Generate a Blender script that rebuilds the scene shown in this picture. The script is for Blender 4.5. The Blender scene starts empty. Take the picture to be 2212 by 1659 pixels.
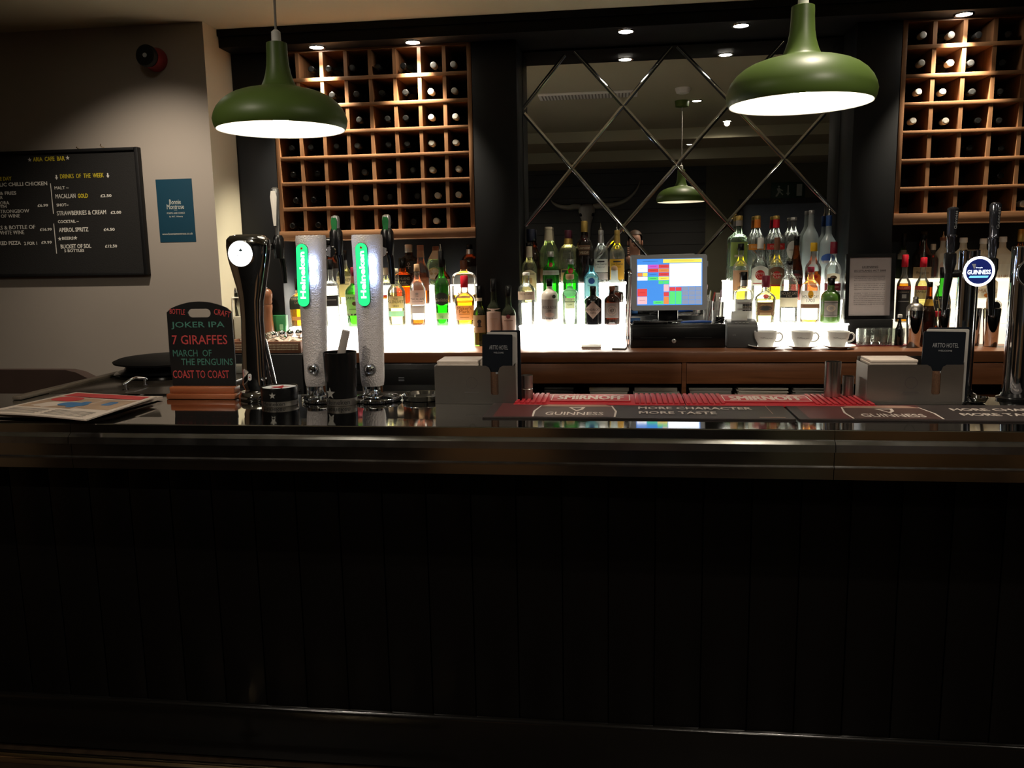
import bpy, bmesh, math, random
from math import sin, cos, tan, pi, radians, atan2, sqrt
from mathutils import Vector, Matrix
random.seed(7)
S = bpy.context.scene
COL = S.collection

# ---------------------------------------------------------------- camera, world, exposure
FPX, CX, CY = 1820.0, 1106.0, 829.5          # focal length in pixels of the 2212 x 1659 frame
YAW, PITCH, ROLL = radians(7.4), radians(8.8), radians(1.03)
EYE = Vector((0, 0, 1.58))
FWD = Vector((-sin(YAW) * cos(PITCH), cos(YAW) * cos(PITCH), -sin(PITCH)))
_r0 = Vector((cos(YAW), sin(YAW), 0)); _u0 = _r0.cross(FWD)
RGT = _r0 * cos(ROLL) - _u0 * sin(ROLL)
UPV = _u0 * cos(ROLL) + _r0 * sin(ROLL)
cam = bpy.data.cameras.new('camera'); cam_o = bpy.data.objects.new('camera', cam); COL.objects.link(cam_o)
cam.sensor_fit = 'HORIZONTAL'; cam.sensor_width = 36.0; cam.lens = 36.0 * FPX / 2212.0
cam.clip_start = 0.02; cam.clip_end = 60
R3 = Matrix((RGT, UPV, -FWD)).transposed()
cam_o.matrix_world = Matrix.Translation(EYE) @ R3.to_4x4()
S.camera = cam_o
S.view_settings.view_transform = 'Standard'; S.view_settings.look = 'None'
S.view_settings.gamma = 1.0; S.view_settings.use_curve_mapping = False
S.view_settings.exposure = 0.0
W = bpy.data.worlds.new('world'); S.world = W; W.use_nodes = True
W.node_tree.nodes['Background'].inputs[0].default_value = (1.0, 0.86, 0.68, 1)
W.node_tree.nodes['Background'].inputs[1].default_value = 0.006
cy = S.cycles
cy.max_bounces = 10; cy.diffuse_bounces = 3; cy.glossy_bounces = 5; cy.transmission_bounces = 6
cy.transparent_max_bounces = 28; cy.caustics_reflective = False; cy.caustics_refractive = False
cy.sample_clamp_indirect = 4.0; cy.use_denoising = True

# ---------------------------------------------------------------- helpers
def ray(px, py): return FWD + RGT * ((px - CX) / FPX) - UPV * ((py - CY) / FPX)
def atY(px, py, Y): d = ray(px, py); return EYE + d * (Y / d.y)
def atZ(px, py, Z): d = ray(px, py); return EYE + d * ((Z - EYE.z) / d.z)
def KR(p):
    """metres per photo pixel for something round standing at p"""
    d = Vector((p[0], p[1], 1.3)) - EYE; z = d.dot(FWD); return z / FPX / sqrt(1 + (d.dot(RGT) / z) ** 2)
def BM(): return bmesh.new()

def box(bm, x0, x1, y0, y1, z0, z1, mi=0, bev=0.0, M=None):
    vs = [bm.verts.new((x, y, z)) for x in (x0, x1) for y in (y0, y1) for z in (z0, z1)]
    fs = []
    for q in ((0, 1, 3, 2), (4, 6, 7, 5), (0, 4, 5, 1), (2, 3, 7, 6), (0, 2, 6, 4), (1, 5, 7, 3)):
        f = bm.faces.new([vs[i] for i in q]); f.material_index = mi; fs.append(f)
    if bev:
        es = list({e for f in fs for e in f.edges})
        r = bmesh.ops.bevel(bm, geom=es, offset=bev, segments=2, affect='EDGES', profile=0.5)
        for f in r['faces']: f.material_index = mi
        vs = list({v for f in r['faces'] for v in f.verts} | {v for v in vs if v.is_valid})
    if M is not None:
        bmesh.ops.transform(bm, matrix=M, verts=vs)
    return vs

def lathe(bm, prof, seg=24, mi=0, n=2.0, dr=1.0, M=None, cap0=True, cap1=True):
    """prof: (z, r) list; n: superellipse power of the cross-section, dr: depth / width."""
    rings = []
    for z, r in prof:
        ring = []
        for k in range(seg):
            a = 2 * pi * k / seg; c, s = cos(a), sin(a)
            x = abs(c) ** (2 / n) * (1 if c >= 0 else -1) * r
            y = abs(s) ** (2 / n) * (1 if s >= 0 else -1) * r * dr
            if n > 2.3 and r < prof_max(prof) * 0.55:      # necks stay round
                x, y = c * r, s * r
            ring.append(bm.verts.new((x, y, z)))
        rings.append(ring)
    vs = [v for r in rings for v in r]
    for a, b in zip(rings, rings[1:]):
        for k in range(seg):
            f = bm.faces.new((a[k], a[(k + 1) % seg], b[(k + 1) % seg], b[k])); f.material_index = mi
    if cap0: bm.faces.new(rings[0][::-1]).material_index = mi
    if cap1: bm.faces.new(rings[-1]).material_index = mi
    if M is not None: bmesh.ops.transform(bm, matrix=M, verts=vs)
    return vs
def prof_max(p): return max(r for z, r in p)

def cyl(bm, x, y, z0, z1, r, seg=24, mi=0, r1=None):
    return lathe(bm, [(z0, r), (z1, r if r1 is None else r1)], seg, mi, M=Matrix.Translation((x, y, 0)))

def catmull(pts, k):
    out = []; n = len(pts)
    for i in range(n - 1):
        a, b, c, d = pts[max(i - 1, 0)], pts[i], pts[i + 1], pts[min(i + 2, n - 1)]
        for j in range(k):
            t = j / k; out.append(tuple(.5 * (2 * q + (r - p) * t + (2 * p - 5 * q + 4 * r - s) * t * t + (3 * q - p - 3 * r + s) * t ** 3) for p, q, r, s in zip(a, b, c, d)))
    return out + [tuple(pts[-1])]

def tube(bm, pts, rad, seg=10, mi=0, closed=False, sm=0):
    rads = list(rad) if isinstance(rad, (list, tuple)) else [rad] * len(pts)
    if sm:
        q = catmull([tuple(p) + (r,) for p, r in zip(pts, rads)], sm); pts = [p[:3] for p in q]; rads = [p[3] for p in q]
    pts = [Vector(p) for p in pts]; n = len(pts); rings = []
    up = None
    for i, p in enumerate(pts):
        a = pts[i - 1] if (i or closed) else p; b = pts[(i + 1) % n] if (i < n - 1 or closed) else p
        t = (b - a).normalized()
        if up is None:
            up = Vector((0, 0, 1)) if abs(t.z) < .9 else Vector((1, 0, 0))
        s = t.cross(up).normalized(); up = s.cross(t).normalized()
        rings.append([bm.verts.new(p + (s * cos(2 * pi * k / seg) + up * sin(2 * pi * k / seg)) * rads[i]) for k in range(seg)])
    prs = list(zip(rings, rings[1:])) + ([(rings[-1], rings[0])] if closed else [])
    for a, b in prs:
        for k in range(seg):
            bm.faces.new((a[k], a[(k + 1) % seg], b[(k + 1) % seg], b[k])).material_index = mi
    if not closed:
        bm.faces.new(rings[0][::-1]).material_index = mi; bm.faces.new(rings[-1]).material_index = mi

def prism(bm, pts, d, M=None, mi=0, mi_side=None, hole=None):
    """outline in local x,y extruded by d along local z (centred on 0..d)."""
    mi_side = mi if mi_side is None else mi_side
    lo = [bm.verts.new((x, y, 0)) for x, y in pts]; hi = [bm.verts.new((x, y, d)) for x, y in pts]
    vs = lo + hi; n = len(pts)
    for i in range(n):
        bm.faces.new((lo[i], lo[(i + 1) % n], hi[(i + 1) % n], hi[i])).material_index = mi_side
    if hole:
        hl = [bm.verts.new((x, y, 0)) for x, y in hole]; hh = [bm.verts.new((x, y, d)) for x, y in hole]
        vs += hl + hh; m = len(hole)
        for i in range(m):
            bm.faces.new((hl[(i + 1) % m], hl[i], hh[i], hh[(i + 1) % m])).material_index = mi_side
        for loop, inner in ((lo, hl), (hi, hh)):
            es = []
            for L in (loop, inner):
                for i in range(len(L)):
                    e = bm.edges.get((L[i], L[(i + 1) % len(L)])); es.append(e)
            r = bmesh.ops.triangle_fill(bm, use_beauty=True, use_dissolve=False, edges=es)
            for g in r['geom']:
                if isinstance(g, bmesh.types.BMFace): g.material_index = mi
    else:
        bm.faces.new(lo[::-1]).material_index = mi; bm.faces.new(hi).material_index = mi
    if M is not None: bmesh.ops.transform(bm, matrix=M, verts=vs)
    return vs

def FRONT(x, y, z):      # local x -> right, local y -> up, local z -> towards the room (-Y)
    return Matrix(((1, 0, 0, x), (0, 0, -1, y), (0, 1, 0, z), (0, 0, 0, 1)))

_tc = {}
def glyphs(s, bold):
    key = (s, bold)
    if key not in _tc:
        cu = bpy.data.curves.new('lettering', 'FONT'); cu.body = s; cu.align_x = 'CENTER'; cu.resolution_u = 2
        cu.offset = bold
        o = bpy.data.objects.new('lettering', cu); me = o.to_mesh()
        vs = [(v.co.x, v.co.y) for v in me.vertices]; fs = [tuple(p.vertices) for p in me.polygons]
        o.to_mesh_clear(); bpy.data.objects.remove(o); bpy.data.curves.remove(cu)
        xs = [v[0] for v in vs] or [0]; ys = [v[1] for v in vs] or [0]
        cx, cy_ = (min(xs) + max(xs)) / 2, (min(ys) + max(ys)) / 2
        _tc[key] = ([(x - cx, y - cy_) for x, y in vs], fs, max(xs) - min(xs) or 1, max(ys) - min(ys) or 1)
    return _tc[key]

def text(bm, s, M, w=None, h=None, mi=0, bold=0.0, warp=None):
    """flat lettering fitted into w x h about M's origin (or laid on a surface by warp(x, y))."""
    heavy = bold if any(c in 'MWmw' for c in s) else 0      # those letters close up when fattened: overprint them instead
    vs, fs, bw, bh = glyphs(s, 0.0 if heavy else bold)
    sx = w / bw if w else h / bh; sy = h / bh if h else sx
    for lay, off in enumerate((-heavy, 0, heavy) if heavy > .005 and not warp else (0,)):
        nv = []
        for x, y in vs:
            p = Vector(((x + off) * sx, y * sy, lay * .0003)); p = warp(p.x, p.y) if warp else M @ p
            nv.append(bm.verts.new(p))
        for f in fs:
            try:
                g = bm.faces.new([nv[i] for i in f]); g.material_index = mi
            except ValueError: pass

def star(bm, M, r, mi=0, k=5, inner=.42, warp=None):
    c = bm.verts.new(warp(0, 0) if warp else M @ Vector((0, 0, 0))); ring = []
    for i in range(2 * k):
        a = pi / 2 + i * pi / k; q = r if i % 2 == 0 else r * inner
        p = (cos(a) * q, sin(a) * q); ring.append(bm.verts.new(warp(*p) if warp else M @ Vector((p[0], p[1], 0))))
    for i in range(2 * k):
        bm.faces.new((c, ring[i], ring[(i + 1) % (2 * k)])).material_index = mi

def rect(bm, M, x0, x1, y0, y1, mi=0):
    bm.faces.new([bm.verts.new(M @ Vector(p)) for p in ((x0, y0, 0), (x1, y0, 0), (x1, y1, 0), (x0, y1, 0))]).material_index = mi

def disc(bm, M, r, mi=0, seg=32, r0=0.0):
    if r0:
        a = [bm.verts.new(M @ Vector((cos(2 * pi * k / seg) * r, sin(2 * pi * k / seg) * r, 0))) for k in range(seg)]
        b = [bm.verts.new(M @ Vector((cos(2 * pi * k / seg) * r0, sin(2 * pi * k / seg) * r0, 0))) for k in range(seg)]
        for k in range(seg): bm.faces.new((a[k], a[(k + 1) % seg], b[(k + 1) % seg], b[k])).material_index = mi
    else:
        bm.faces.new([bm.verts.new(M @ Vector((cos(2 * pi * k / seg) * r, sin(2 * pi * k / seg) * r, 0))) for k in range(seg)]).material_index = mi

def rrect(w, h, r, n=5, x=0, y=0):
    o = []
    for cx_, cy_, a0 in ((w / 2 - r, h / 2 - r, 0), (-w / 2 + r, h / 2 - r, 90), (-w / 2 + r, -h / 2 + r, 180), (w / 2 - r, -h / 2 + r, 270)):
        for i in range(n + 1):
            a = radians(a0 + 90 * i / n); o.append((x + cx_ + cos(a) * r, y + cy_ + sin(a) * r))
    return o

def obj(name, bm, mats, parent=None, loc=None, smooth=38):
    bmesh.ops.recalc_face_normals(bm, faces=[f for f in bm.faces if len(f.verts) > 0]) if smooth is not None else None
    me = bpy.data.meshes.new(name); bm.to_mesh(me); bm.free()
    for m in (mats if isinstance(mats, (list, tuple)) else [mats]): me.materials.append(m)
    if smooth is not None:
        me.polygons.foreach_set('use_smooth', [True] * len(me.polygons)); me.set_sharp_from_angle(angle=radians(smooth))
    o = bpy.data.objects.new(name, me); COL.objects.link(o)
    if parent: o.parent = parent
    if loc is not None: o.location = loc
    return o

def tag(o, label=None, cat=None, group=None, kind=None):
    if label: o['label'] = label
    if cat: o['category'] = cat
    if group: o['group'] = group
    if kind: o['kind'] = kind
    return o
def thing(name, label, cat, loc=(0, 0, 0), rz=0.0, group=None):
    o = bpy.data.objects.new(name, None); COL.objects.link(o); o.empty_display_size = .05
    o.location = loc; o.rotation_euler = (0, 0, rz)
    return tag(o, label, cat, group)
def copy_tree(o, loc, rz=None, label=None, group=None):
    r = o.copy(); COL.objects.link(r); r.location = loc
    if rz is not None: r.rotation_euler[2] = rz
    if label: r['label'] = label
    if group: r['group'] = group
    for ch in list(o.children):
        c = ch.copy(); COL.objects.link(c); c.parent = r
        for g in list(ch.children):
            d = g.copy(); COL.objects.link(d); d.parent = c
    return r
def struct(name, bm, mats, smooth=38):
    return tag(obj(name, bm, mats, smooth=smooth), kind='structure')

# ---------------------------------------------------------------- materials
def _nt(name):
    m = bpy.data.materials.new(name); m.use_nodes = True; nt = m.node_tree
    return m, nt, nt.nodes['Principled BSDF'], nt.nodes['Material Output']
def _rgba(c): return (c[0], c[1], c[2], 1)
def mat(name, col, rough=.5, metal=0.0, var=.12, vs=14, bump=0.0, bs=80, spec=.5, coat=0.0, rvar=0.0, stretch=(1, 1, 1)):
    m, nt, p, out = _nt(name); N = nt.nodes.new; L = nt.links.new
    tc = N('ShaderNodeTexCoord'); mp = N('ShaderNodeMapping'); mp.inputs['Scale'].default_value = stretch
    L(tc.outputs['Object'], mp.inputs[0])
    nz = N('ShaderNodeTexNoise'); nz.inputs['Scale'].default_value = vs; nz.inputs['Detail'].default_value = 3
    L(mp.outputs[0], nz.inputs['Vector'])
    mx = N('ShaderNodeMix'); mx.data_type = 'RGBA'
    mx.inputs[6].default_value = _rgba([c * (1 - var) for c in col]); mx.inputs[7].default_value = _rgba([min(1, c * (1 + var)) for c in col])
    L(nz.outputs['Fac'], mx.inputs[0]); L(mx.outputs[2], p.inputs['Base Color'])
    p.inputs['Roughness'].default_value = rough; p.inputs['Metallic'].default_value = metal
    p.inputs['Specular IOR Level'].default_value = spec; p.inputs['Coat Weight'].default_value = coat
    if rvar:
        mr = N('ShaderNodeMapRange'); mr.inputs[3].default_value = max(.01, rough - rvar); mr.inputs[4].default_value = rough + rvar
        L(nz.outputs['Fac'], mr.inputs[0]); L(mr.outputs[0], p.inputs['Roughness'])
    if bump:
        nb = N('ShaderNodeTexNoise'); nb.inputs['Scale'].default_value = bs; nb.inputs['Detail'].default_value = 2
        L(mp.outputs[0], nb.inputs['Vector']); b = N('ShaderNodeBump'); b.inputs['Strength'].default_value = bump; b.inputs['Distance'].default_value = .004
        L(nb.outputs['Fac'], b.inputs['Height']); L(b.outputs[0], p.inputs['Normal'])
    return m
def wood(name, dark, light, axis='X', rough=.4, scale=1.0):
    m, nt, p, out = _nt(name); N = nt.nodes.new; L = nt.links.new
    tc = N('ShaderNodeTexCoord'); mp = N('ShaderNodeMapping')
    s = {'X': (1.2, 22, 22), 'Y': (22, 1.2, 22), 'Z': (22, 22, 1.2)}[axis]
    mp.inputs['Scale'].default_value = [v * scale for v in s]; L(tc.outputs['Object'], mp.inputs[0])
    nz = N('ShaderNodeTexNoise'); nz.inputs['Scale'].default_value = 2.2; nz.inputs['Detail'].default_value = 6; nz.inputs['Distortion'].default_value = .6
    L(mp.outputs[0], nz.inputs['Vector']); rp = N('ShaderNodeValToRGB')
    rp.color_ramp.elements[0].position = .3; rp.color_ramp.elements[1].position = .7
    rp.color_ramp.elements[0].color = _rgba(dark); rp.color_ramp.elements[1].color = _rgba(light)
    L(nz.outputs['Fac'], rp.inputs[0]); L(rp.outputs[0], p.inputs['Base Color']); p.inputs['Roughness'].default_value = rough
    return m
def glow(name, col, s, base=.8):
    m, nt, p, out = _nt(name); p.inputs['Base Color'].default_value = _rgba([base * c for c in col]); p.inputs['Roughness'].default_value = .35
    p.inputs['Emission Color'].default_value = _rgba(col); p.inputs['Emission Strength'].default_value = s
    return m
def glass(name, tint, rough=.02, dense=.35, refl=1.0, haze=.06):
    """thin tinted glass: more of it in the way towards its edges, so the tint deepens there."""
    m, nt, p, out = _nt(name); N = nt.nodes.new; L = nt.links.new; nt.nodes.remove(p)
    lw = N('ShaderNodeLayerWeight'); lw.inputs['Blend'].default_value = .35
    mx = N('ShaderNodeMix'); mx.data_type = 'RGBA'
    mx.inputs[6].default_value = _rgba(tint); mx.inputs[7].default_value = _rgba([c ** 1.6 * dense for c in tint])
    L(lw.outputs['Facing'], mx.inputs[0]); tr = N('ShaderNodeBsdfTransparent'); L(mx.outputs[2], tr.inputs[0])
    gl = N('ShaderNodeBsdfGlossy'); gl.inputs['Roughness'].default_value = rough; gl.inputs[0].default_value = (refl, refl, refl, 1)
    fr = N('ShaderNodeFresnel'); fr.inputs[0].default_value = 1.48
    sh = N('ShaderNodeMixShader'); L(fr.outputs[0], sh.inputs[0]); L(tr.outputs[0], sh.inputs[1]); L(gl.outputs[0], sh.inputs[2])
    tl = N('ShaderNodeBsdfTranslucent'); df = N('ShaderNodeBsdfDiffuse'); ad = N('ShaderNodeMixShader'); ad.inputs[0].default_value = .5      # diffuse share stands in for shelf light scattered up inside the glass
    for q in (tl, df): q.inputs[0].default_value = _rgba([.25 + .75 * c for c in tint])
    L(tl.outputs[0], ad.inputs[1]); L(df.outputs[0], ad.inputs[2]); s2 = N('ShaderNodeMixShader'); s2.inputs[0].default_value = haze
    L(sh.outputs[0], s2.inputs[1]); L(ad.outputs[0], s2.inputs[2]); L(s2.outputs[0], out.inputs[0]); return m
def clearglass(name, col, ior=1.42):
    m, nt, p, out = _nt(name); p.inputs['Base Color'].default_value = _rgba(col); p.inputs['Roughness'].default_value = .0
    p.inputs['Transmission Weight'].default_value = 1.0; p.inputs['IOR'].default_value = ior; return m
def frost(name, tint, clear=.45):
    m, nt, p, out = _nt(name); N = nt.nodes.new; L = nt.links.new; nt.nodes.remove(p)
    tr = N('ShaderNodeBsdfTransparent'); tr.inputs[0].default_value = _rgba(tint)
    tl = N('ShaderNodeBsdfTranslucent'); tl.inputs[0].default_value = _rgba(tint)
    df = N('ShaderNodeBsdfDiffuse'); df.inputs[0].default_value = _rgba(tint)
    gl = N('ShaderNodeBsdfGlossy'); gl.inputs[1].default_value = .25
    a = N('ShaderNodeMixShader'); a.inputs[0].default_value = .5; L(tl.outputs[0], a.inputs[1]); L(df.outputs[0], a.inputs[2])
    b = N('ShaderNodeMixShader'); b.inputs[0].default_value = clear; L(a.outputs[0], b.inputs[1]); L(tr.outputs[0], b.inputs[2])
    c = N('ShaderNodeMixShader'); c.inputs[0].default_value = .06; L(b.outputs[0], c.inputs[1]); L(gl.outputs[0], c.inputs[2])
    L(c.outputs[0], out.inputs[0]); return m
def paper(name, col, through=.35):
    """label stock: shows its colour by reflected light and lets a part of the light behind it through."""
    m, nt, p, out = _nt(name); N = nt.nodes.new; L = nt.links.new
    nz = N('ShaderNodeTexNoise'); nz.inputs['Scale'].default_value = 60
    mx = N('ShaderNodeMix'); mx.data_type = 'RGBA'; mx.inputs[6].default_value = _rgba([c * .92 for c in col]); mx.inputs[7].default_value = _rgba(col)
    L(nz.outputs['Fac'], mx.inputs[0]); L(mx.outputs[2], p.inputs['Base Color']); p.inputs['Roughness'].default_value = .55
    tl = N('ShaderNodeBsdfTranslucent'); L(mx.outputs[2], tl.inputs[0])
    sh = N('ShaderNodeMixShader'); sh.inputs[0].default_value = through; L(p.outputs[0], sh.inputs[1]); L(tl.outputs[0], sh.inputs[2])
    L(sh.outputs[0], out.inputs[0]); return m

m_taupe = mat('taupe_paint', (.33, .29, .25), .8, var=.05, vs=3)
m_cream = mat('cream_paint', (.62, .58, .44), .8, var=.04, vs=3)
m_ceil = mat('ceiling_paint', (.46, .43, .305), .85, var=.05, vs=2)
m_char = mat('charcoal_paint', (.0062, .007, .0085), .5, var=.15, vs=4, spec=.25)
m_black = mat('black_paint', (.003, .003, .0034), .5, var=.15, spec=.15)
m_panel = mat('black_panelling', (.0035, .003, .0028), .36, var=.2, vs=6, bump=.12, bs=40, spec=.22)
m_floor = wood('brown_floor', (.022, .014, .009), (.045, .028, .017), 'Y', .4, .5)
m_far = mat('dark_cladding', (.009, .0085, .008), .5, var=.2)
m_brownwall = mat('brown_wall', (.26, .17, .10), .7, var=.08)
m_oakX = wood('oak_rack_across', (.18, .082, .036), (.31, .155, .072), 'X', .42)
m_oakZ = wood('oak_rack_upright', (.18, .082, .036), (.31, .155, .072), 'Z', .42)
m_walX = wood('walnut_counter', (.12, .042, .016), (.20, .076, .031), 'X', .35)
m_dark_int = mat('rack_interior', (.012, .008, .006), .7)
m_steel = mat('bar_steel', (.47, .47, .45), .05, 1.0, var=.10, vs=5, rvar=.03)
m_zinc = mat('worn_zinc_edge', (.42, .42, .42), .20, 1.0, var=.18, vs=16, rvar=.08, bump=.05, bs=30)
m_chrome = mat('chrome', (.72, .74, .78), .05, 1.0, var=.03)
m_brush = mat('brushed_steel', (.40, .37, .34), .33, 1.0, var=.1, vs=40, stretch=(1, 1, 25))
m_brass = mat('polished_brass', (.80, .64, .42), .12, 1.0, var=.05)
m_blk = mat('black_plastic', (.0045, .0045, .005), .25, var=.1, spec=.4)
m_blkm = mat('black_matt', (.0055, .0055, .006), .6, var=.1, spec=.25)
m_white = mat('white_gloss', (.80, .80, .78), .2, var=.03)
m_whitem = mat('white_matt', (.78, .77, .73), .6, var=.04)
m_grey = mat('grey_plastic', (.42, .45, .49), .35, var=.06)
m_green = mat('green_enamel', (.075, .125, .022), .45, var=.05, vs=6)
m_shade_in = mat('white_enamel', (.88, .86, .80), .5, var=.02)
m_cord = mat('pale_flex', (.35, .33, .30), .5)
m_red = mat('red_rubber', (.42, .02, .03), .5, var=.1)
m_redp = mat('red_plastic', (.45, .015, .02), .35)
m_dkred = mat('dark_red', (.16, .012, .02), .5)
m_gold = mat('gold_foil', (.62, .42, .12), .35, .7)
m_silver = mat('silver_foil', (.60, .60, .60), .3, .8)
m_cork = mat('cork', (.42, .27, .15), .8, var=.2, vs=60)
m_brown = mat('brown_leather', (.055, .032, .024), .6, var=.15)
m_lwhite = glow('lightbox_acrylic', (1.0, .95, .84), 8.0)
m_ldim = glow('lightbox_acrylic_dim', (1.0, .88, .66), 1.2)
m_bulb = glow('lit_bulb', (1.0, .90, .72), 60.0)
m_spot = glow('lit_downlight', (1.0, .92, .80), 45.0)
# ---------------------------------------------------------------- dimensions (metres)
CEIL = 2.725; BARZ = 1.12; CNZ = 1.1032; CNY = 4.05       # ceiling, bar top, back counter top and its front edge
MIRY = 4.645; WALLY = 4.66; RACKY = 4.40; BULKY = 4.27; BULKZ = 2.638
LWY = 4.11; LWX = -2.026                                   # menu wall and its corner
T = [(4.35, 1.2075), (4.455, atY(1281, 653, 4.50).z), (4.55, atY(1281, 611, 4.594).z)]   # lit steps: front, top
ROWY = {1: 4.402, 2: 4.502, 3: 4.596}
ROWZ = {1: T[0][1], 2: T[1][1], 3: T[2][1]}

# ---------------------------------------------------------------- the room
b = BM(); box(b, -4.6, 3.3, -1.75, 4.9, -.1, 0); struct('floor', b, m_floor)
b = BM(); box(b, -4.6, 3.3, -1.75, 4.9, CEIL, CEIL + .1); struct('ceiling', b, m_ceil)
b = BM(); box(b, -4.6, LWX, LWY, 4.9, 0, CEIL)
for f in b.faces:
    if all(abs(v.co.x - LWX) < 1e-6 for v in f.verts): f.material_index = 1
struct('wall_left', b, [m_taupe, m_cream])
b = BM(); box(b, LWX, 3.3, WALLY, 4.9, 0, CEIL); struct('wall_back', b, m_char)
b = BM(); box(b, 3.2, 3.3, -1.7, 4.9, 0, CEIL); struct('wall_right', b, m_char)
b = BM(); box(b, -4.6, -4.5, -1.7, 4.9, 0, CEIL); struct('wall_side', b, m_brownwall)
# wall behind the photographer: black cladding with a doorway on the right
b = BM()
for k in range(18):
    box(b, -4.5, 1.05, -1.66, -1.60, .15 * k + .004, min(CEIL, .15 * (k + 1)))
box(b, -4.6, 1.05, -1.75, -1.64, 0, CEIL)
struct('wall_front', b, m_far)
b = BM(); box(b, 1.05, 1.50, -1.75, -1.60, 0, CEIL); box(b, 2.55, 3.3, -1.75, -1.60, 0, CEIL); box(b, 1.50, 2.55, -1.75, -1.60, 2.13, CEIL)
struct('wall_doorside', b, mat('olive_paint', (.10, .095, .06), .7))
b = BM(); box(b, 1.44, 1.50, -1.62, -1.57, 0, 2.13); box(b, 2.55, 2.61, -1.62, -1.57, 0, 2.13); box(b, 1.44, 2.61, -1.62, -1.57, 2.13, 2.19)
d1 = struct('door_1', b, mat('dark_door_frame', (.03, .03, .03), .4))
b = BM(); box(b, 1.50, 2.55, -1.74, -1.70, 0, 2.13); obj('door_leaf', b, mat('grey_door', (.20, .24, .31), .35), d1); b = BM(); box(b, 1.50, 2.55, -1.6995, -1.68, 0, 1.0, bev=.003); obj('added_door_panel', b, wood('door_wood', (.20, .11, .05), (.32, .19, .09), 'Z', .4), d1)  # wooden lower panel added to give the bar rail a brown reflection
b = BM(); box(b, -1.33, -.50, -1.598, -1.57, 0, .92, bev=.004); box(b, -1.34, -.49, -1.598, -1.55, .92, .96, bev=.004); box(b, 2.62, 3.19, -1.598, -1.57, 0, .92, bev=.004); struct('trim_7', b, wood('brown_reflection_wood', (.24, .13, .06), (.38, .22, .11), 'Z', .4))  # brown boarding added for the bar rail to reflect
# soffit beams in the ceiling over the seating side
b = BM(); box(b, -4.5, 3.2, .45, .9, CEIL - .10, CEIL); struct('trim_1', b, m_ceil)
b = BM(); box(b, -4.5, 3.2, -1.6, -.75, CEIL - .12, CEIL); struct('trim_2', b, m_ceil)
# dark piers and bulkhead round the back bar
def pier(n, x0, x1):
    b = BM(); box(b, x0, x1, RACKY, WALLY, CNZ, BULKZ, bev=.004); return struct('trim_%d' % n, b, m_char)
XL = atY(600, 400, RACKY).x; XR = atY(1021, 300, RACKY).x
MX0 = atY(1118, 300, RACKY).x; MX1 = atY(1842, 300, RACKY).x; RX0 = atY(1941, 280, RACKY).x
pier(3, LWX, XL - .0); pier(4, XR + .003, MX0); pier(5, MX1, RX0 - .003)
b = BM(); box(b, LWX, 3.2, BULKY, WALLY, BULKZ, CEIL, bev=.004); box(b, LWX, 3.2, BULKY - .012, BULKY, BULKZ + .055, CEIL)
struct('trim_6', b, m_black)

# ---------------------------------------------------------------- back counter
bc = thing('back_counter', 'long walnut back counter with drawers and an open shelf below the bottles', 'counter', (0, CNY, 0))
b = BM(); box(b, atY(655, 770, CNY).x, 3.19, 0, WALLY - CNY, CNZ - .050, CNZ, bev=.002); obj('worktop', b, m_walX, bc)
xa, xd, xe = atY(1050, 800, CNY).x, atY(1478, 800, CNY).x, 1.30
zt, zb, zs = CNZ - .056, atY(1300, 829, CNY).z, atY(1300, 858, CNY).z
b = BM(); box(b, xa, 3.19, .02, .55, 0, zs - .02); box(b, xa, xa + .02, .02, .55, zs - .02, CNZ - .05)
box(b, xd - .010, xd + .010, .006, .55, zs - .02, CNZ - .05); box(b, xe - .01, xe + .01, .006, .55, zs - .02, CNZ - .05)
box(b, xa, 3.19, .50, .55, zs - .02, CNZ - .05); obj('carcass', b, m_walX, bc)
b = BM(); box(b, xa, 3.19, .004, .50, zs - .02, zs); obj('shelf', b, m_walX, bc)
for x0, x1 in ((xa + .004, xd - .012), (xd + .012, xe - .012), (xe + .012, 2.2), (2.204, 3.18)):
    b = BM(); box(b, x0, x1, .004, .03, zb, zt, bev=.0015); obj('drawer', b, m_walX, bc)
fr = thing('undercounter_fridge', 'black undercounter bottle fridge beneath the left end of the back counter', 'fridge', (0, CNY, 0))
b = BM(); box(b, atY(656, 800, CNY).x, xa - .01, .012, .5, 0, CNZ - .055, bev=.004); obj('body', b, m_blk, fr)
b = BM(); box(b, atY(700, 800, CNY).x, xa - .05, .004, .012, CNZ - .16, CNZ - .085, bev=.002)
for k in range(3): box(b, atY(860, 800, CNY).x, atY(872, 800, CNY).x, .0025, .004, CNZ - .125 - .008 * k, CNZ - .123 - .008 * k, 1)
obj('control_panel', b, [m_blkm, m_grey], fr)
b = BM(); box(b, atY(660, 800, CNY).x, xa - .02, .006, .012, CNZ - .21, CNZ - .195); obj('trim_strip', b, m_brush, fr)
gw = thing('glasswasher', 'black glasswasher under the basket at the far left of the back bar', 'appliance', (0, 4.04, 0))
b = BM(); box(b, LWX + .01, atY(646, 780, 4.0).x, .0, .40, 0, CNZ - .004, bev=.004); obj('body', b, m_blkm, gw)
b = BM(); box(b, LWX + .05, atY(640, 780, 4.0).x, -.008, .0, CNZ - .19, CNZ - .18); obj('handle', b, m_brush, gw)
gw['label'] = 'black glasswasher cabinet carrying the wicker basket and pepper mill'

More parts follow.
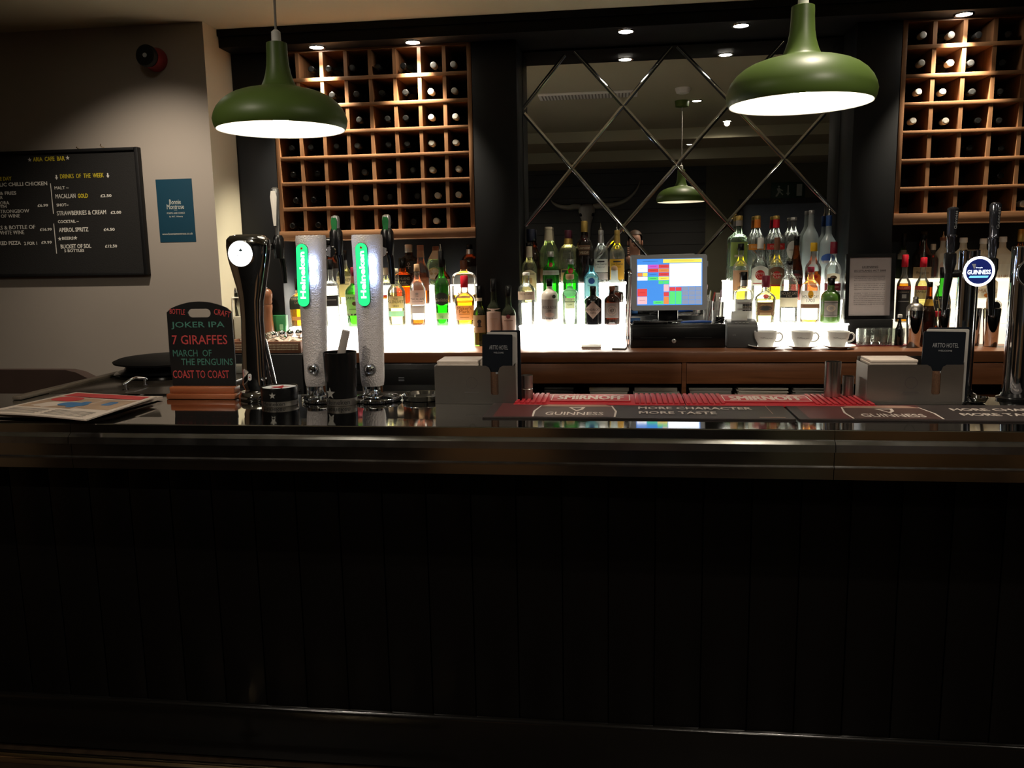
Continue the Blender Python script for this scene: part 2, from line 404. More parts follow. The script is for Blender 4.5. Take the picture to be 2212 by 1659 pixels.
# lit stepped shelves 
def lightbox(label, x0, x1, m, x1b=None):
    o = thing('light_box', label, 'lit shelf', (0, 4.35, CNZ), 0, None)
    for k in range(3):
        y, z = T[k]; zlo = (CNZ if k == 0 else T[k - 1][1]); yb = (T[k + 1][0] if k < 2 else MIRY - .006)
        b = BM(); box(b, x0, x1, y - 4.35, (MIRY - .006) - 4.35, zlo - CNZ, z - CNZ - .007, bev=.001)
        box(b, x0 - .002, x1 + .004, y - 4.357, yb - 4.35 - .0005, z - CNZ - .0068, z - CNZ, bev=.001)
        obj('step', b, m, o)
    return o
lightbox('glowing white stepped bottle shelf between the beer columns and the wine bottles', atY(632, 660, 4.4).x, atY(1031, 690, 4.35).x, m_lwhite)
lightbox('glowing white stepped bottle shelf left of the till', atY(1122, 700, 4.35).x, atY(1352, 700, 4.35).x, m_lwhite)
lightbox('glowing white stepped bottle shelf right of the till, behind the coffee cups', atY(1578, 700, 4.35).x, atY(1832, 700, 4.35).x, m_lwhite)
lightbox('dim amber stepped bottle shelf behind the right-hand beer columns', atY(1940, 680, 4.35).x, 2.3, m_ldim)

# ---------------------------------------------------------------- mirror
mw = thing('wall_mirror', 'large dark mirror crossed by diamond lines behind the spirits and till', 'mirror', (0, MIRY, 0))
m_mirror = mat('mirror_glass', (.60, .60, .58), .0, 1.0, var=.01)
m_bevel = mat('bevel_glass', (.75, .76, .76), .05, 1.0, var=.02)
zt_m, zb_m = BULKZ - .01, CNZ + .02
b = BM(); box(b, MX0 + .002, MX1 - .002, 0, .008, zb_m, zt_m); obj('glass_pane', b, m_mirror, mw)
ux, uz = .485, .54           # diamond half-step in x and z, fitted to the joints seen
def strip(p, q):
    p, q = Vector((p[0], p[1])), Vector((q[0], q[1])); d = (q - p).normalized()
    # clip to the mirror
    def clip(a, c):
        t0, t1 = 0.0, 1.0; v = c - a
        for i, lo, hi in ((0, MX0 + .004, MX1 - .004), (1, zb_m, zt_m - .004)):
            if abs(v[i]) < 1e-9: continue
            u0, u1 = (lo - a[i]) / v[i], (hi - a[i]) / v[i]
            if u0 > u1: u0, u1 = u1, u0
            t0, t1 = max(t0, u0), min(t1, u1)
        return (a + v * t0, a + v * t1) if t1 > t0 else None
    r = clip(p, q)
    if not r: return
    p, q = r; n = Vector((-d.y, d.x)); w = .0105
    b = BM()
    prof = ((-w, -.0006), (-.0012, -.0035), (.0012, -.0035), (w, -.0006))
    A = [b.verts.new((p.x + n.x * s, y, p.y + n.y * s)) for s, y in prof]; Bv = [b.verts.new((q.x + n.x * s, y, q.y + n.y * s)) for s, y in prof]
    for i in range(3): b.faces.new((A[i], A[i + 1], Bv[i + 1], Bv[i]))
    b.faces.new(A[::-1]); b.faces.new(Bv); b.faces.new((A[3], A[0], Bv[0], Bv[3]))
    obj('bevel_strip', b, m_bevel, mw)
zz = lambda X, Y: atY(1100 + X / 2.9105, 80 + Y / 2.9105, MIRY)
for a, c in (((322, 148), (95, 440)), ((430, 110), (1420, 1220)), ((985, 105), (105, 1180)), ((1095, 97), (2010, 1060)),
             ((1685, 70), (610, 1320)), ((92, 480), (860, 1365)), ((1985, 480), (1200, 1360))):
    A, C2 = zz(*a), zz(*c); dd = (C2 - A); A2 = A - dd * .12 if a[1] < 300 else A; C3 = C2 + dd * .25
    strip((A2.x, A2.z), (C3.x, C3.z))

# ---------------------------------------------------------------- wine racks and their bottles
def rack(label, x0, x1, ncol, zrows, ztop, zbot):
    o = thing('wine_rack', label, 'wine rack', (0, RACKY, 0)); D = WALLY - RACKY - .004; t = .011
    xs = [x0 + (x1 - x0) * k / ncol for k in range(ncol + 1)]
    b = BM(); box(b, x0, x1, D - .01, D, zbot, ztop); obj('back_panel', b, m_dark_int, o)
    for x in (xs[0], xs[-1]):
        b = BM(); box(b, x - t, x + t, .0, D - .011, zbot, ztop, bev=.001); obj('side_panel', b, m_oakZ, o)
    for z in zrows:
        b = BM(); box(b, x0 + t + .0005, x1 - t - .0005, .001, D - .011, z - .0095, z + .0095, bev=.001); obj('shelf', b, m_oakX, o)
    b = BM(); box(b, x0 - t - .004, x1 + t + .004, -.012, D, zbot - .028, zbot + .021, bev=.0015); obj('base_board', b, m_oakX, o)
    for x in xs[1:-1]:
        b = BM()
        for z0, z1 in zip([zbot + .021] + [z + .0095 for z in zrows[::-1]], [z - .0095 for z in zrows[::-1]] + [ztop - .012]):
            box(b, x - t * .85, x + t * .85, .004, D - .011, z0, z1)
        obj('divider', b, m_oakZ, o)
    b = BM(); box(b, x0 + t, x1 - t, 0, D - .011, ztop - .012, ztop); obj('top_board', b, m_oakX, o)
    return xs
def wine_lying(capm, glassm):
    t = thing('wine_bottle', 'x', 'wine bottle')
    RX = Matrix.Rotation(radians(-90), 4, 'X')   # bottle axis along +Y, mouth at y = 0
    b = BM(); lathe(b, [(.006, .0118), (.05, .0124), (.075, .0150), (.10, .026), (.115, .030), (.20, .030)], 20, M=RX); obj('glass_body', b, glassm, t)
    b = BM(); lathe(b, [(0, .0138), (.001, .0156), (.004, .0163), (.03, .0158), (.052, .0142)], 20, M=RX)
    disc(b, RX @ Matrix.Translation((0, 0, -.0006)), .010, 0, 20); obj('foil_cap', b, capm, t)
    return t
m_wineglass = mat('dark_bottle_glass', (.006, .008, .005), .12, var=.1)
caps = {'k': wine_lying(mat('black_foil', (.012, .012, .012), .22, .3), m_wineglass),
        'g': wine_lying(mat('grey_foil', (.05, .05, .05), .3, .5), m_wineglass),
        's': wine_lying(mat('pale_foil', (.55, .54, .50), .4, .2), m_wineglass)}
_first = {}
def lay_bottle(kind, x, z, label, group, tilt=0):
    src = caps[kind]; loc = (x, RACKY + .012, z)
    if kind not in _first: _first[kind] = src; src.location = loc; src['label'] = label; src['group'] = group; o = src
    else: o = copy_tree(src, loc, None, label, group)
    o.rotation_euler = (radians(random.uniform(-1.5, 1.5)), 0, radians(tilt)); return o
KIND = {'k': 'black-capped', 'g': 'grey-capped', 's': 'pale-capped'}
ORD = ['top', 'second', 'third', 'fourth', 'fifth', 'sixth', 'bottom']
NTH = ['first', 'second', 'third', 'fourth', 'fifth', 'sixth', 'seventh', 'eighth']
# left rack: horizontal boards read at its right edge
lz = [atY(430 + 1900 / 3.318, 40 + v / 3.318, RACKY).z for v in (388, 583, 776, 962, 1150, 1336)]
ztop_r = BULKZ; zbot_r = atY(1030, 500, RACKY).z
xsL = rack('left oak pigeonhole wine rack, eight cells wide, behind the left lamp', XL + .012, XR - .010, 8, lz, ztop_r, zbot_r)
LB = [['-', 'k', 'k', 'g', 'k', 'k', 's', 's'], ['-', 'k', 'k', 'g', 'k', 'k', 's', 's'], ['-', '-', 'k', 'g', 'k', 'k', 's', 's'],
      ['k', 'k', 'k', 'g', 'k', 'k', 's', 's'], ['k', 'k', '-', 'g', 'k', 'k', 's', 's'], ['k', 'k', '-', 'g', 'k', 'k', 's', 's'], ['k', 'k', '-', '-', 'k', 'k', 's', '-']]
LX = [[0, 805, 930, 1098, 1280, 1465, 1680, 1823], [0, 800, 955, 1130, 1312, 1480, 1662, 1830], [0, 0, 985, 1150, 1352, 1482, 1665, 1838],
      [668, 803, 988, 1137, 1360, 1494, 1668, 1840], [678, 852, 0, 1188, 1368, 1535, 1672, 1860], [698, 824, 0, 1200, 1370, 1566, 1710, 1860], [673, 858, 0, 0, 1370, 1540, 1700, 0]]
LY = [345, 535, 720, 905, 1095, 1280, 1462]
for r in range(7):
    for c in range(8):
        if LB[r][c] != '-':
            py = LY[r] + (1370 - LX[r][c]) * .035; p = atY(430 + LX[r][c] / 3.318, 40 + py / 3.318, RACKY + .02)
            p.x = min(max(p.x, xsL[c] + .029), xsL[c + 1] - .029)
            zf = ([lz[0], lz[1], lz[2], lz[3], lz[4], lz[5], zbot_r + .0115][r]) + .0095
            lay_bottle(LB[r][c], p.x, max(p.z, zf + .0305), '%s wine bottle in the left rack, %s row, %s cell' % (KIND[LB[r][c]], ORD[r], NTH[c]), 'wine bottles in the left rack', 0)
rz_ = [atY(1860 + 1043 / 2.963, v / 2.963, RACKY).z for v in (268, 458, 640, 824, 1008, 1190)]
xsR = rack('right oak pigeonhole wine rack running out of frame beside the right lamp', RX0 + .010, RX0 + .010 + 8 * .1345, 8, rz_, ztop_r, atY(2212, 465, RACKY).z)
zbR = atY(2212, 465, RACKY).z
RB = [['s', 's', 'g', 'k', 'k'], ['s', 's', 'g', 'k', 'k'], ['s', 's', 'g', 'k', 'k'], ['s', 's', 'k', 'k', 'k'], ['-', '-', 'k', 'k', 'k'], ['-', '-', '-', 'k', '-'], ['-', '-', '-', '-', 's']]
RXp = [[395, 575, 750, 940, 1100], [385, 570, 700, 902, 1090], [365, 520, 708, 887, 1070], [330, 538, 745, 880, 1060], [0, 0, 692, 895, 1060], [0, 0, 0, 890, 0], [0, 0, 0, 0, 1035]]
RYp = [225, 405, 590, 775, 950, 1125, 1305]
for r in range(7):
    for c in range(5):
        if RB[r][c] != '-':
            p = atY(1860 + RXp[r][c] / 2.963, RYp[r] / 2.963, RACKY + .02)
            p.x = min(max(p.x, xsR[c] + .029), xsR[c + 1] - .029)
            zf = ([rz_[0], rz_[1], rz_[2], rz_[3], rz_[4], rz_[5], zbR + .0115][r]) + .0095
            lay_bottle(RB[r][c], p.x, max(p.z, zf + .0305), '%s wine bottle in the right rack, %s row, %s cell' % (KIND[RB[r][c]], ORD[r], NTH[c]), 'wine bottles in the right rack', 0)

# ---------------------------------------------------------------- downlights in the bulkhead
def downlight(loc, label, energy, group='downlights in the bulkhead', size=1.35, blend=.7, aim=None, col=(1, .88, .68)):
    o = thing('downlight', label, 'downlight', loc, 0, group)
    b = BM(); lathe(b, [(-.004, .036), (-.004, .046), (0, .047), (0, .036)], 24, cap0=False, cap1=False); obj('bezel', b, m_chrome, o)
    b = BM(); lathe(b, [(-.0035, .034), (-.001, .035)], 24); obj('lens', b, m_spot, o)
    li = bpy.data.lights.new('downlight_beam', 'SPOT'); li.energy = energy; li.spot_size = size; li.spot_blend = blend; li.color = col; li.shadow_soft_size = .025
    lo = bpy.data.objects.new('downlight_beam', li); COL.objects.link(lo); lo.parent = o; lo.location = (0, 0, -.02)
    if aim is not None:
        lo.rotation_euler = (Vector(aim) - Vector(loc)).to_track_quat('-Z', 'Y').to_euler()
    return o
for px, py, lab, e in ((684, 101, 'lit downlight over the second divider of the left rack', 150), (891, 90, 'lit downlight over the right half of the left rack', 150),
                       (1352, 65, 'lit downlight above the mirror, left of its pair', 12), (1603, 50, 'lit downlight above the mirror, beside the right lamp', 12),
                       (2098, 19, 'lit downlight over the right wine rack', 150)):
    p = atZ(px, py, BULKZ); downlight((p.x, 4.342, BULKZ - .001), lab, e)
# ---------------------------------------------------------------- bar counter
BF = 2.175                                    # front top edge
bar = thing('bar_counter', 'long polished steel bar counter with stepped metal edge and black plank front', 'bar counter', (0, BF, 0))
b = BM(); sec = [(.004, BARZ - .03), (.004, BARZ + .0042), (.118, BARZ), (.13, BARZ), (2.704 - BF, BARZ), (2.704 - BF, BARZ - .03)]      # front strip tilted up, a shape added so it mirrors the lit bottles
A = [b.verts.new((-3.3, y, z)) for y, z in sec]; Z = [b.verts.new((3.19, y, z)) for y, z in sec]
for i in range(6): b.faces.new((A[i], A[(i + 1) % 6], Z[(i + 1) % 6], Z[i]))
b.faces.new(A[::-1]); b.faces.new(Z); obj('worktop', b, m_steel, bar)
zs_ = [atY(1300, v, BF - .012).z for v in (949, 971, 1001, 1007, 1030)]
b = BM()
def edge_run(x0, x1):
    prof = [(0, BARZ + .004), (-.002, BARZ + .002), (-.002, zs_[0] + .002), (-.016, zs_[0] - .008), (-.018, zs_[1]), (-.006, zs_[1] - .002), (-.006, zs_[2]), (-.012, zs_[2] - .004),
            (-.012, zs_[3]), (-.006, zs_[3] - .002), (-.006, zs_[4]), (.003, zs_[4] - .002), (.003, BARZ + .004)]
    A = [b.verts.new((x0, y, z)) for y, z in prof]; Z = [b.verts.new((x1, y, z)) for y, z in prof]; n = len(prof)
    for i in range(n):
        f = b.faces.new((A[i], A[(i + 1) % n], Z[(i + 1) % n], Z[i]))
        if i in (2, 3, 6, 7): f.material_index = 1
    b.faces.new(A[::-1]); b.faces.new(Z)
xj1, xj2 = atY(157, 965, BF).x, atY(1802, 965, BF).x
for x0, x1 in ((-3.3, xj1 - .0008), (xj1 + .0008, xj2 - .0008), (xj2 + .0008, 3.19)): edge_run(x0, x1)
obj('edge_rail', b, [mat('rail_steel', (.52, .50, .46), .13, 1.0, var=.15, vs=7, rvar=.06), m_zinc], bar, smooth=20)
PY = 2.35                                     # plank front
g0, g1 = atY(1413, 1440, PY).x, atY(1930, 1440, PY).x; pw = (g1 - g0) / 5
b = BM(); k0 = int((-3.2 - g0) / pw)
for k in range(k0, int((3.1 - g0) / pw)):
    box(b, g0 + k * pw + .0015, g0 + (k + 1) * pw - .0015, PY - BF, PY - BF + .012, .02, zs_[4] - .0, bev=.003)
box(b, -3.3, 3.19, PY - BF + .012, PY - BF + .05, 0, BARZ - .031); obj('front_panel', b, m_panel, bar)
zl = atY(1000, 1545, PY).z
b = BM()
prof = [(.0, zl), (-.006, zl - .002), (-.011, zl - .007), (-.013, zl - .014), (-.013, .012), (0, .012)]
A = [b.verts.new((-3.3, PY - BF + y, z)) for y, z in prof]; Z = [b.verts.new((3.19, PY - BF + y, z)) for y, z in prof]
for i in range(6): b.faces.new((A[i], A[(i + 1) % 6], Z[(i + 1) % 6], Z[i]))
b.faces.new(A[::-1]); b.faces.new(Z); obj('kick_board', b, mat('black_kick_board', (.005, .0045, .004), .17, var=.2, bump=.12, bs=25, spec=.6), bar)
frl = thing('foot_rail', 'polished metal foot rail along the foot of the bar, lower left', 'foot rail', (0, 2.14, 0))
p0 = atY(0, 1632, 2.14); zr = p0.z
b = BM(); tube(b, [(-3.2, 0, zr), (atY(640, 1662, 2.14).x + .35, 0, zr)], .019, 16); obj('rail', b, m_brass, frl)
for x in (-2.6, -1.25):
    b = BM(); tube(b, [(x, 0, zr - .015), (x, 0, 0)], .011, 10); cyl(b, x, 0, 0, .006, .035); obj('bracket', b, m_brass, frl)
# left return of the bar with its hinged flap
rt = thing('bar_flap', 'dark hinged bar flap with raised timber lip, behind the newspaper', 'bar flap', (0, 0, BARZ))
q0, q1 = atZ(40, 852, BARZ + .02), atZ(255, 803, BARZ + .02)
fx = (q0.x + q1.x) / 2; fy1 = atZ(520, 799, BARZ).y
b = BM(); box(b, fx, -1.46, 2.714, fy1, -.03, 0, bev=.002); obj('top', b, mat('dark_laminate', (.05, .04, .032), .18, var=.15), rt)
b = BM(); box(b, fx - .035, fx, q0.y, fy1, .0006, .014, bev=.004); box(b, fx - .035, fx - .0005, 2.714, fy1, -.03, .0004); obj('edge_lip', b, mat('dark_lip', (.16, .13, .10), .4, var=.2), rt)
b = BM(); box(b, fx - .02, fx + .03, 2.78, fy1 - .02, -BARZ, -.031); obj('side_panel', b, m_panel, rt)
b = BM(); box(b, -1.72, -1.46, fy1 - .10, fy1, .0005, .026, bev=.002); obj('end_block', b, mat('grey_laminate', (.22, .22, .19), .5), rt)
h0, h1 = atZ(272, 843, BARZ), atZ(313, 832, BARZ)
b = BM()
for h in (h0, h1): cyl(b, h.x, h.y, .0005, .004, .012); tube(b, [(h.x, h.y, .004), (h.x, h.y, .024)], .0045, 10)
tube(b, [(h0.x - .002, h0.y - .012, .020), (h0.x, h0.y, .026), (h0.x * .5 + h1.x * .5, h0.y * .5 + h1.y * .5, .036), (h1.x, h1.y, .026), (h1.x + .002, h1.y + .012, .020)], .005, 10, sm=4)
obj('handle', b, m_chrome, rt)
# round black stand on the flap
c0 = atZ(372, 806, BARZ); st = thing('round_stand', 'black round revolving stand on the bar flap behind the chalk sign', 'stand', (c0.x, c0.y, BARZ + .001))
R0 = abs(atY(250, 800, c0.y).x - c0.x) * .90
b = BM(); lathe(b, [(.046, R0 * .80), (.051, R0 * .97), (.058, R0 * .985), (.066, R0 * .90), (.070, R0 * .6)], 48); obj('top', b, m_blkm, st)
b = BM(); lathe(b, [(.016, R0 * .9), (.022, R0 * .82), (.034, R0 * .78), (.0455, R0 * .80)], 48); obj('drum', b, m_blk, st)
b = BM(); lathe(b, [(0, R0 * .97), (.010, R0 * .985), (.016, R0 * .93)], 48); obj('base_ring', b, mat('dark_chrome', (.08, .08, .08), .12, 1.0), st)
# seat beyond the flap
ch = thing('bar_chair', 'dark brown upholstered chair back showing beyond the bar flap', 'chair', (-2.42, 3.35, 0))
b = BM(); pts = []
zc = atY(60, 799, 3.35).z; zr_ = atY(170, 835, 3.35).z
for i in range(13):
    t = i / 12; x = -.42 + .60 * t; pts.append((x, zc - (max(0, t - .72) / .28) ** 2 * (zc - zr_) - .01 * max(0, .2 - t)))
for y0 in (0,):
    A = [b.verts.new((x, 0, z)) for x, z in pts]; A2 = [b.verts.new((x, .07, z - .004)) for x, z in pts]
    L = [b.verts.new((x, 0, .62)) for x, z in pts]; L2 = [b.verts.new((x, .07, .62)) for x, z in pts]
    for i in range(12):
        b.faces.new((A[i], A[i + 1], A2[i + 1], A2[i])); b.faces.new((L[i], L[i + 1], A[i + 1], A[i])); b.faces.new((A2[i], A2[i + 1], L2[i + 1], L2[i])); b.faces.new((L[i], L2[i], L2[i + 1], L[i + 1]))
    b.faces.new((A[0], A2[0], L2[0], L[0])); b.faces.new((A[12], L[12], L2[12], A2[12]))
obj('backrest', b, m_brown, ch)
b = BM(); box(b, -.42, .18, .07, .50, .56, .68, bev=.02); obj('seat', b, m_brown, ch)
for x in (-.38, .14):
    for y in (.03, .46):
        b = BM(); cyl(b, x, y, 0, .56, .014, 12, r1=.018); obj('leg', b, m_blk, ch)

# ---------------------------------------------------------------- things on the menu wall
mb = thing('menu_board', 'black felt letter board with white and yellow lettering on the grey wall', 'letter board', (0, LWY - .003, 0))
def WP(px, py): return atY(px, py, LWY - .03)
k0_, k1_ = WP(296, 319), WP(317, 592); bx1 = (k0_.x + k1_.x) / 2; bz1 = k0_.z; bz0 = k1_.z; bx0 = bx1 - 1.36
b = BM(); box(b, bx0, bx1, -.022, 0, bz0, bz1); obj('felt_panel', b, mat('black_felt', (.008, .0075, .007), .9, var=.3, vs=200, bump=.4, bs=300), mb)
b = BM()
for a in ((bx0 - .012, bx0 + .008, bz0 - .0, bz1), (bx1 - .014, bx1 + .006, bz0, bz1)): box(b, a[0], a[1], -.034, .0, a[2] - .004, a[3] + .004, bev=.003)
box(b, bx0 + .008, bx1 - .014, -.034, 0, bz1 - .012, bz1 + .004, bev=.003); box(b, bx0 + .008, bx1 - .014, -.034, 0, bz0 - .004, bz0 + .012, bev=.003)
obj('frame', b, m_blkm, mb)
m_lw = mat('white_letters', (.72, .70, .64), .5); m_ly = mat('yellow_letters', (.62, .50, .03), .5)
def bt(m_, s, x0, x1, yc, h, bold=.012):
    """lettering between photo columns x0..x1, centred on row yc, h rows tall"""
    p, q = WP(x0, yc), WP(x1, yc + (x1 - x0) * -.03); c = (p + q) / 2
    b = BM(); text(b, s, FRONT(c.x, -.0235, c.z), w=q.x - p.x, h=h / 1820 * 4.0, bold=.03); obj('lettering', b, m_, mb, smooth=None)
bw, by_ = m_lw, m_ly
for s, x0, x1, y, h in (('CAFE DAY', -28, 24, 387, 9), ('CHILLI & GARLIC CHILLI CHICKEN', -70, 101, 401, 9), ('BURGER & FRIES', -45, 34, 419, 8), ('OR BURGER', -40, 5, 428, 7), ('PAKORA', -18, 19, 439, 8), ('BROTH', -20, 13, 447, 7),
                        ('BEERS/STRONGBOW', -35, 62, 458, 8), ('GLASS OF WINE', -30, 42, 468, 8), ('2 MEALS & BOTTLE OF', -35, 75, 493, 9), ('RED OR WHITE WINE', -40, 51, 504, 9),
                        ('BAKED PIZZA', -15, 44, 526, 9), ('2 FOR 1', 51, 79, 526, 8), ('£6.99', 80, 103, 444, 7), ('£16.99', 85, 111, 496, 7), ('£9.99', 88, 111, 524, 7),
                        ('MALT ~', 117, 147, 406, 7), ('MACALLAN', 119, 162, 424, 10), ('£2.50', 216, 240, 423, 7), ('SHOT~', 121, 147, 443, 7), ('STRAWBERRIES & CREAM', 122, 228, 461, 10),
                        ('£2.00', 238, 261, 459, 7), ('COCKTAIL ~', 124, 169, 479, 7), ('APEROL SPRITZ', 126, 190, 497, 10), ('£4.50', 223, 247, 496, 7), ('BEERS', 133, 158, 515, 7),
                        ('BUCKET OF SOL', 130, 196, 533, 10), ('5 BOTTLES', 138, 181, 542, 7), ('£12.50', 226, 252, 532, 7)):
    if s == 'CAFE DAY': s = 'OF THE DAY'; bt(by_, s, x0, x1, y, h); continue
    bt(bw, s, x0, x1, y, h)
bt(by_, 'ARIA  CAFE  BAR', 70, 139, 344, 10); bt(by_, 'DRINKS  OF  THE  WEEK', 129, 223, 381, 10); bt(by_, 'GOLD', 167, 189, 423, 10)
for x, y, r in ((63, 345, 5), (145, 341, 5), (128, 516, 5), (162, 514, 5)):
    p = WP(x, y); b = BM(); star(b, FRONT(p.x, -.0235, p.z), r / 1820 * 4.35); obj('star_motif', b, m_lw, mb, smooth=None)
for x, y in ((121, 383), (232, 379)):
    p = WP(x, y); M_ = FRONT(p.x, -.0235, p.z); b = BM(); b.faces.new([b.verts.new(M_ @ Vector(v)) for v in ((-.009, 0, 0), (0, -.012, 0), (.009, 0, 0), (.0035, 0, 0), (.0035, .012, 0), (-.0035, .012, 0), (-.0035, 0, 0))]); obj('arrow_motif', b, m_lw, mb, smooth=None)
for x0, y0, x1, y1 in ((108, 396, 114, 462), (115, 483, 122, 548)):
    p, q = WP(x0, y0), WP(x1, y1); b = BM(); rect(b, FRONT(0, -.0235, 0), p.x - .0022, p.x + .0022, q.z, p.z); obj('divider_line', b, m_lw, mb, smooth=None)
for px, py, lab in ((224, 314, 'small screw hook in the wall above the right end of the letter board'), (173, 321, 'tiny screw hook at the top edge of the letter board, left of the other')):
    p = atY(px, py, LWY); b = BM(); r = .006 if px > 200 else .003
    tube(b, [(0, 0, 0), (0, -.02, 0), (0, -.03, r), (.004, -.03, r * 2.2)], .0022, 8); o = obj('screw_hook', b, m_brass, loc=(p.x, LWY, bz1 + .012 if px > 200 else bz1 + .008)); tag(o, lab, 'hook')
# poster
pa, pb = atY(334, 388, LWY), atY(426, 522, LWY); pc = (pa + pb) / 2; pw_, ph_ = .085 * 2.43, pa.z - pb.z
po = thing('poster', 'small teal poster with pale lettering on the wall right of the letter board', 'poster', (pc.x, LWY - .002, pc.z))
pw_ = pb.x - pa.x - .010
b = BM(); prism(b, [(-pw_ / 2, -ph_ / 2), (pw_ / 2, -ph_ / 2), (pw_ / 2, ph_ / 2), (-pw_ / 2, ph_ / 2)], .002, FRONT(0, .002, 0)); obj('sheet', b, mat('teal_print', (.0025, .040, .072), .5, var=.06), po)
b = BM()
for s, y, w, h in (('Bonnie', .044, .062, .024), ('Montrose', .020, .092, .024), ('POEMS AND SONGS', -.012, .096, .0085), ('By W.T. Wikerty', -.030, .072, .0085), ('www.bonniemontrose.co.uk', -.115, .165, .011)):
    text(b, s, FRONT(0, -.0008, y), w, h)
rect(b, FRONT(0, -.0008, .002), -.009, .009, 0, .0015)
obj('lettering', b, mat('pale_print', (.55, .55, .48), .6), po, smooth=None)
# alarm sounder
p = atY(335, 130, LWY); al = thing('alarm_sounder', 'round red fire alarm sounder with dark grille high on the menu wall', 'fire alarm', (p.x + .01, LWY, p.z))
MY = Matrix.Rotation(radians(90), 4, 'X')
b = BM(); lathe(b, [(0, .056), (.012, .058), (.03, .052), (.075, .050)], 28, M=MY); obj('red_base', b, mat('alarm_red', (.20, .010, .014), .45), al)
b = BM(); lathe(b, [(.0751, .047), (.085, .052), (.10, .052), (.108, .046), (.109, .020)], 28, M=MY); obj('horn', b, m_blkm, al)
b = BM(); lathe(b, [(.1092, .011), (.112, .010)], 18, M=MY); obj('centre_cap', b, m_grey, al)

# ---------------------------------------------------------------- pendant lamps
PROF_OUT = [(1.0, .136), (.995, .151), (.955, .155), (.88, .156), (.75, .166), (.645, .191), (.566, .222), (.513, .254), (.492, .275), (.478, .345), (.46, .455), (.437, .57), (.405, .685), (.368, .775), (.31, .868), (.243, .937), (.18, .977), (.112, 1.0), (.05, .987), (.015, .968), (0, .953)]
def pendant(label, px, py_rim, py_top, dpx, Y, e):
    c = atY(px, py_rim, Y); R = dpx / 2 * KR(c); H = atY(px, py_top, Y).z - c.z
    o = thing('pendant_lamp', label, 'pendant lamp', (c.x, Y, c.z), 0, 'green pendant lamps over the bar')
    b = BM(); lathe(b, [(z * H, r * R) for z, r in PROF_OUT], 64, 0, cap1=False)
    inner = [(0, .953), (.006, .943), (.05, .965), (.112, .975), (.18, .95), (.243, .905), (.31, .83), (.368, .735), (.405, .64), (.43, .53), (.45, .41), (.468, .30), (.49, .24), (.55, .19), (.60, .15), (.62, .0001)]
    lathe(b, [(z * H, r * R) for z, r in inner], 64, 1, cap0=False, cap1=False)
    obj('shade', b, [m_green, m_shade_in], o, smooth=50)
    b = BM(); lathe(b, [(-.045 + .055 * (1 - cos(pi * i / 12)) , .001 + .046 * sin(pi * i / 12)) for i in range(13)], 24, M=Matrix.Translation((0, 0, .058)) @ Matrix.Scale(.85, 4)); obj('bulb', b, m_bulb, o)
    b = BM(); cyl(b, 0, 0, .15, .60 * H, .02, 16); obj('bulb_holder', b, m_whitem, o)
    b = BM(); lathe(b, [(H, .014), (H + .03, .013), (H + .036, .006)], 16); obj('cord_grip', b, m_whitem, o)
    b = BM(); tube(b, [(0, 0, H + .036), (.002, 0, H + .15), (0, 0, CEIL - c.z - .02)], .0038, 8); obj('cord', b, m_cord, o)
    b = BM(); lathe(b, [(CEIL - c.z - .05, .02), (CEIL - c.z - .045, .05), (CEIL - c.z - .001, .055)], 24); obj('ceiling_rose', b, m_green, o)
    return o
pendant('green pendant lamp over the bar, above the chrome beer tap', 608, 281, 92, 281, 2.46, 0)
pendant('green pendant lamp over the bar, in front of the mirror, nearer the right rack', 1728, 226, 13, 315, 2.40, 0)
# wall-washing and seating downlights in the ceiling behind
downlight((-2.05, 3.32, CEIL - .001), 'recessed ceiling downlight washing the menu wall', 72, 'ceiling downlights', 1.45, .95, aim=(-2.36, LWY, 1.40), col=(1, .86, .70))
def room_light(px, py, label, e):
    d = ray(px, py); z = CEIL; t = (z - EYE.z) / d.z; p = EYE + d * t; y = 2 * MIRY - p.y
    o = downlight((p.x, y, CEIL - .001), label, e, 'ceiling downlights', 2.2, .8, col=(1, .87, .70)); return o
room_light(1505, 217, 'recessed ceiling downlight seen in the mirror, nearer of two', 34)
room_light(1490, 311, 'recessed ceiling downlight seen in the mirror, farther of two', 75)
for x, y, e, lab in ((-1.65, 1.15, 38, 'recessed ceiling downlight over the bar stools, on the menu wall side'), (.95, 1.25, 48, 'recessed ceiling downlight over the bar stools, in front of the till'), (2.5, .9, 28, 'added unseen ceiling downlight filling the bar front, nearest the doorway'),
                     (-2.2, -.6, 38, 'added unseen ceiling downlight by the dark cladding, menu wall side')):  # last two downlights are unseen, added to brighten surfaces facing the room
    downlight((x, y, CEIL - .001), lab, e, 'ceiling downlights', 2.9, .5, col=(1, .88, .72))
# ---------------------------------------------------------------- things standing on the bar
def onbar(px, py, d=0.0): p = atZ(px, py, BARZ); return Vector((p.x, p.y + d, BARZ + .0005))
def hz(px, py, Y): return atY(px, py, Y).z - BARZ - .0005
m_board = mat('chalkboard', (.005, .005, .0055), .5, var=.2, spec=.3)
m_cg = mat('green_chalk', (.06, .22, .17), .8); m_cr = mat('red_chalk', (.55, .06, .06), .8)
c = onbar(433, 863, .035); Yb = c.y - .02
cs = thing('chalk_sign', 'small tabletop chalkboard sign with red and green beer names on a wooden foot', 'chalkboard', c)
k = Yb / FPX * 1.03
wb = atY(507, 850, Yb).x - atY(360, 850, Yb).x; hb = hz(433, 652, Yb); zb_ = hz(433, 836, Yb)
pr = [(-wb / 2, 0), (wb / 2, 0), (wb / 2 - .004, .010), (wb / 2 - .012, zb_ * .8), (wb / 2 - .016, zb_ + .002), (-wb / 2 + .016, zb_ + .002), (-wb / 2 + .012, zb_ * .8), (-wb / 2 + .004, .010)]
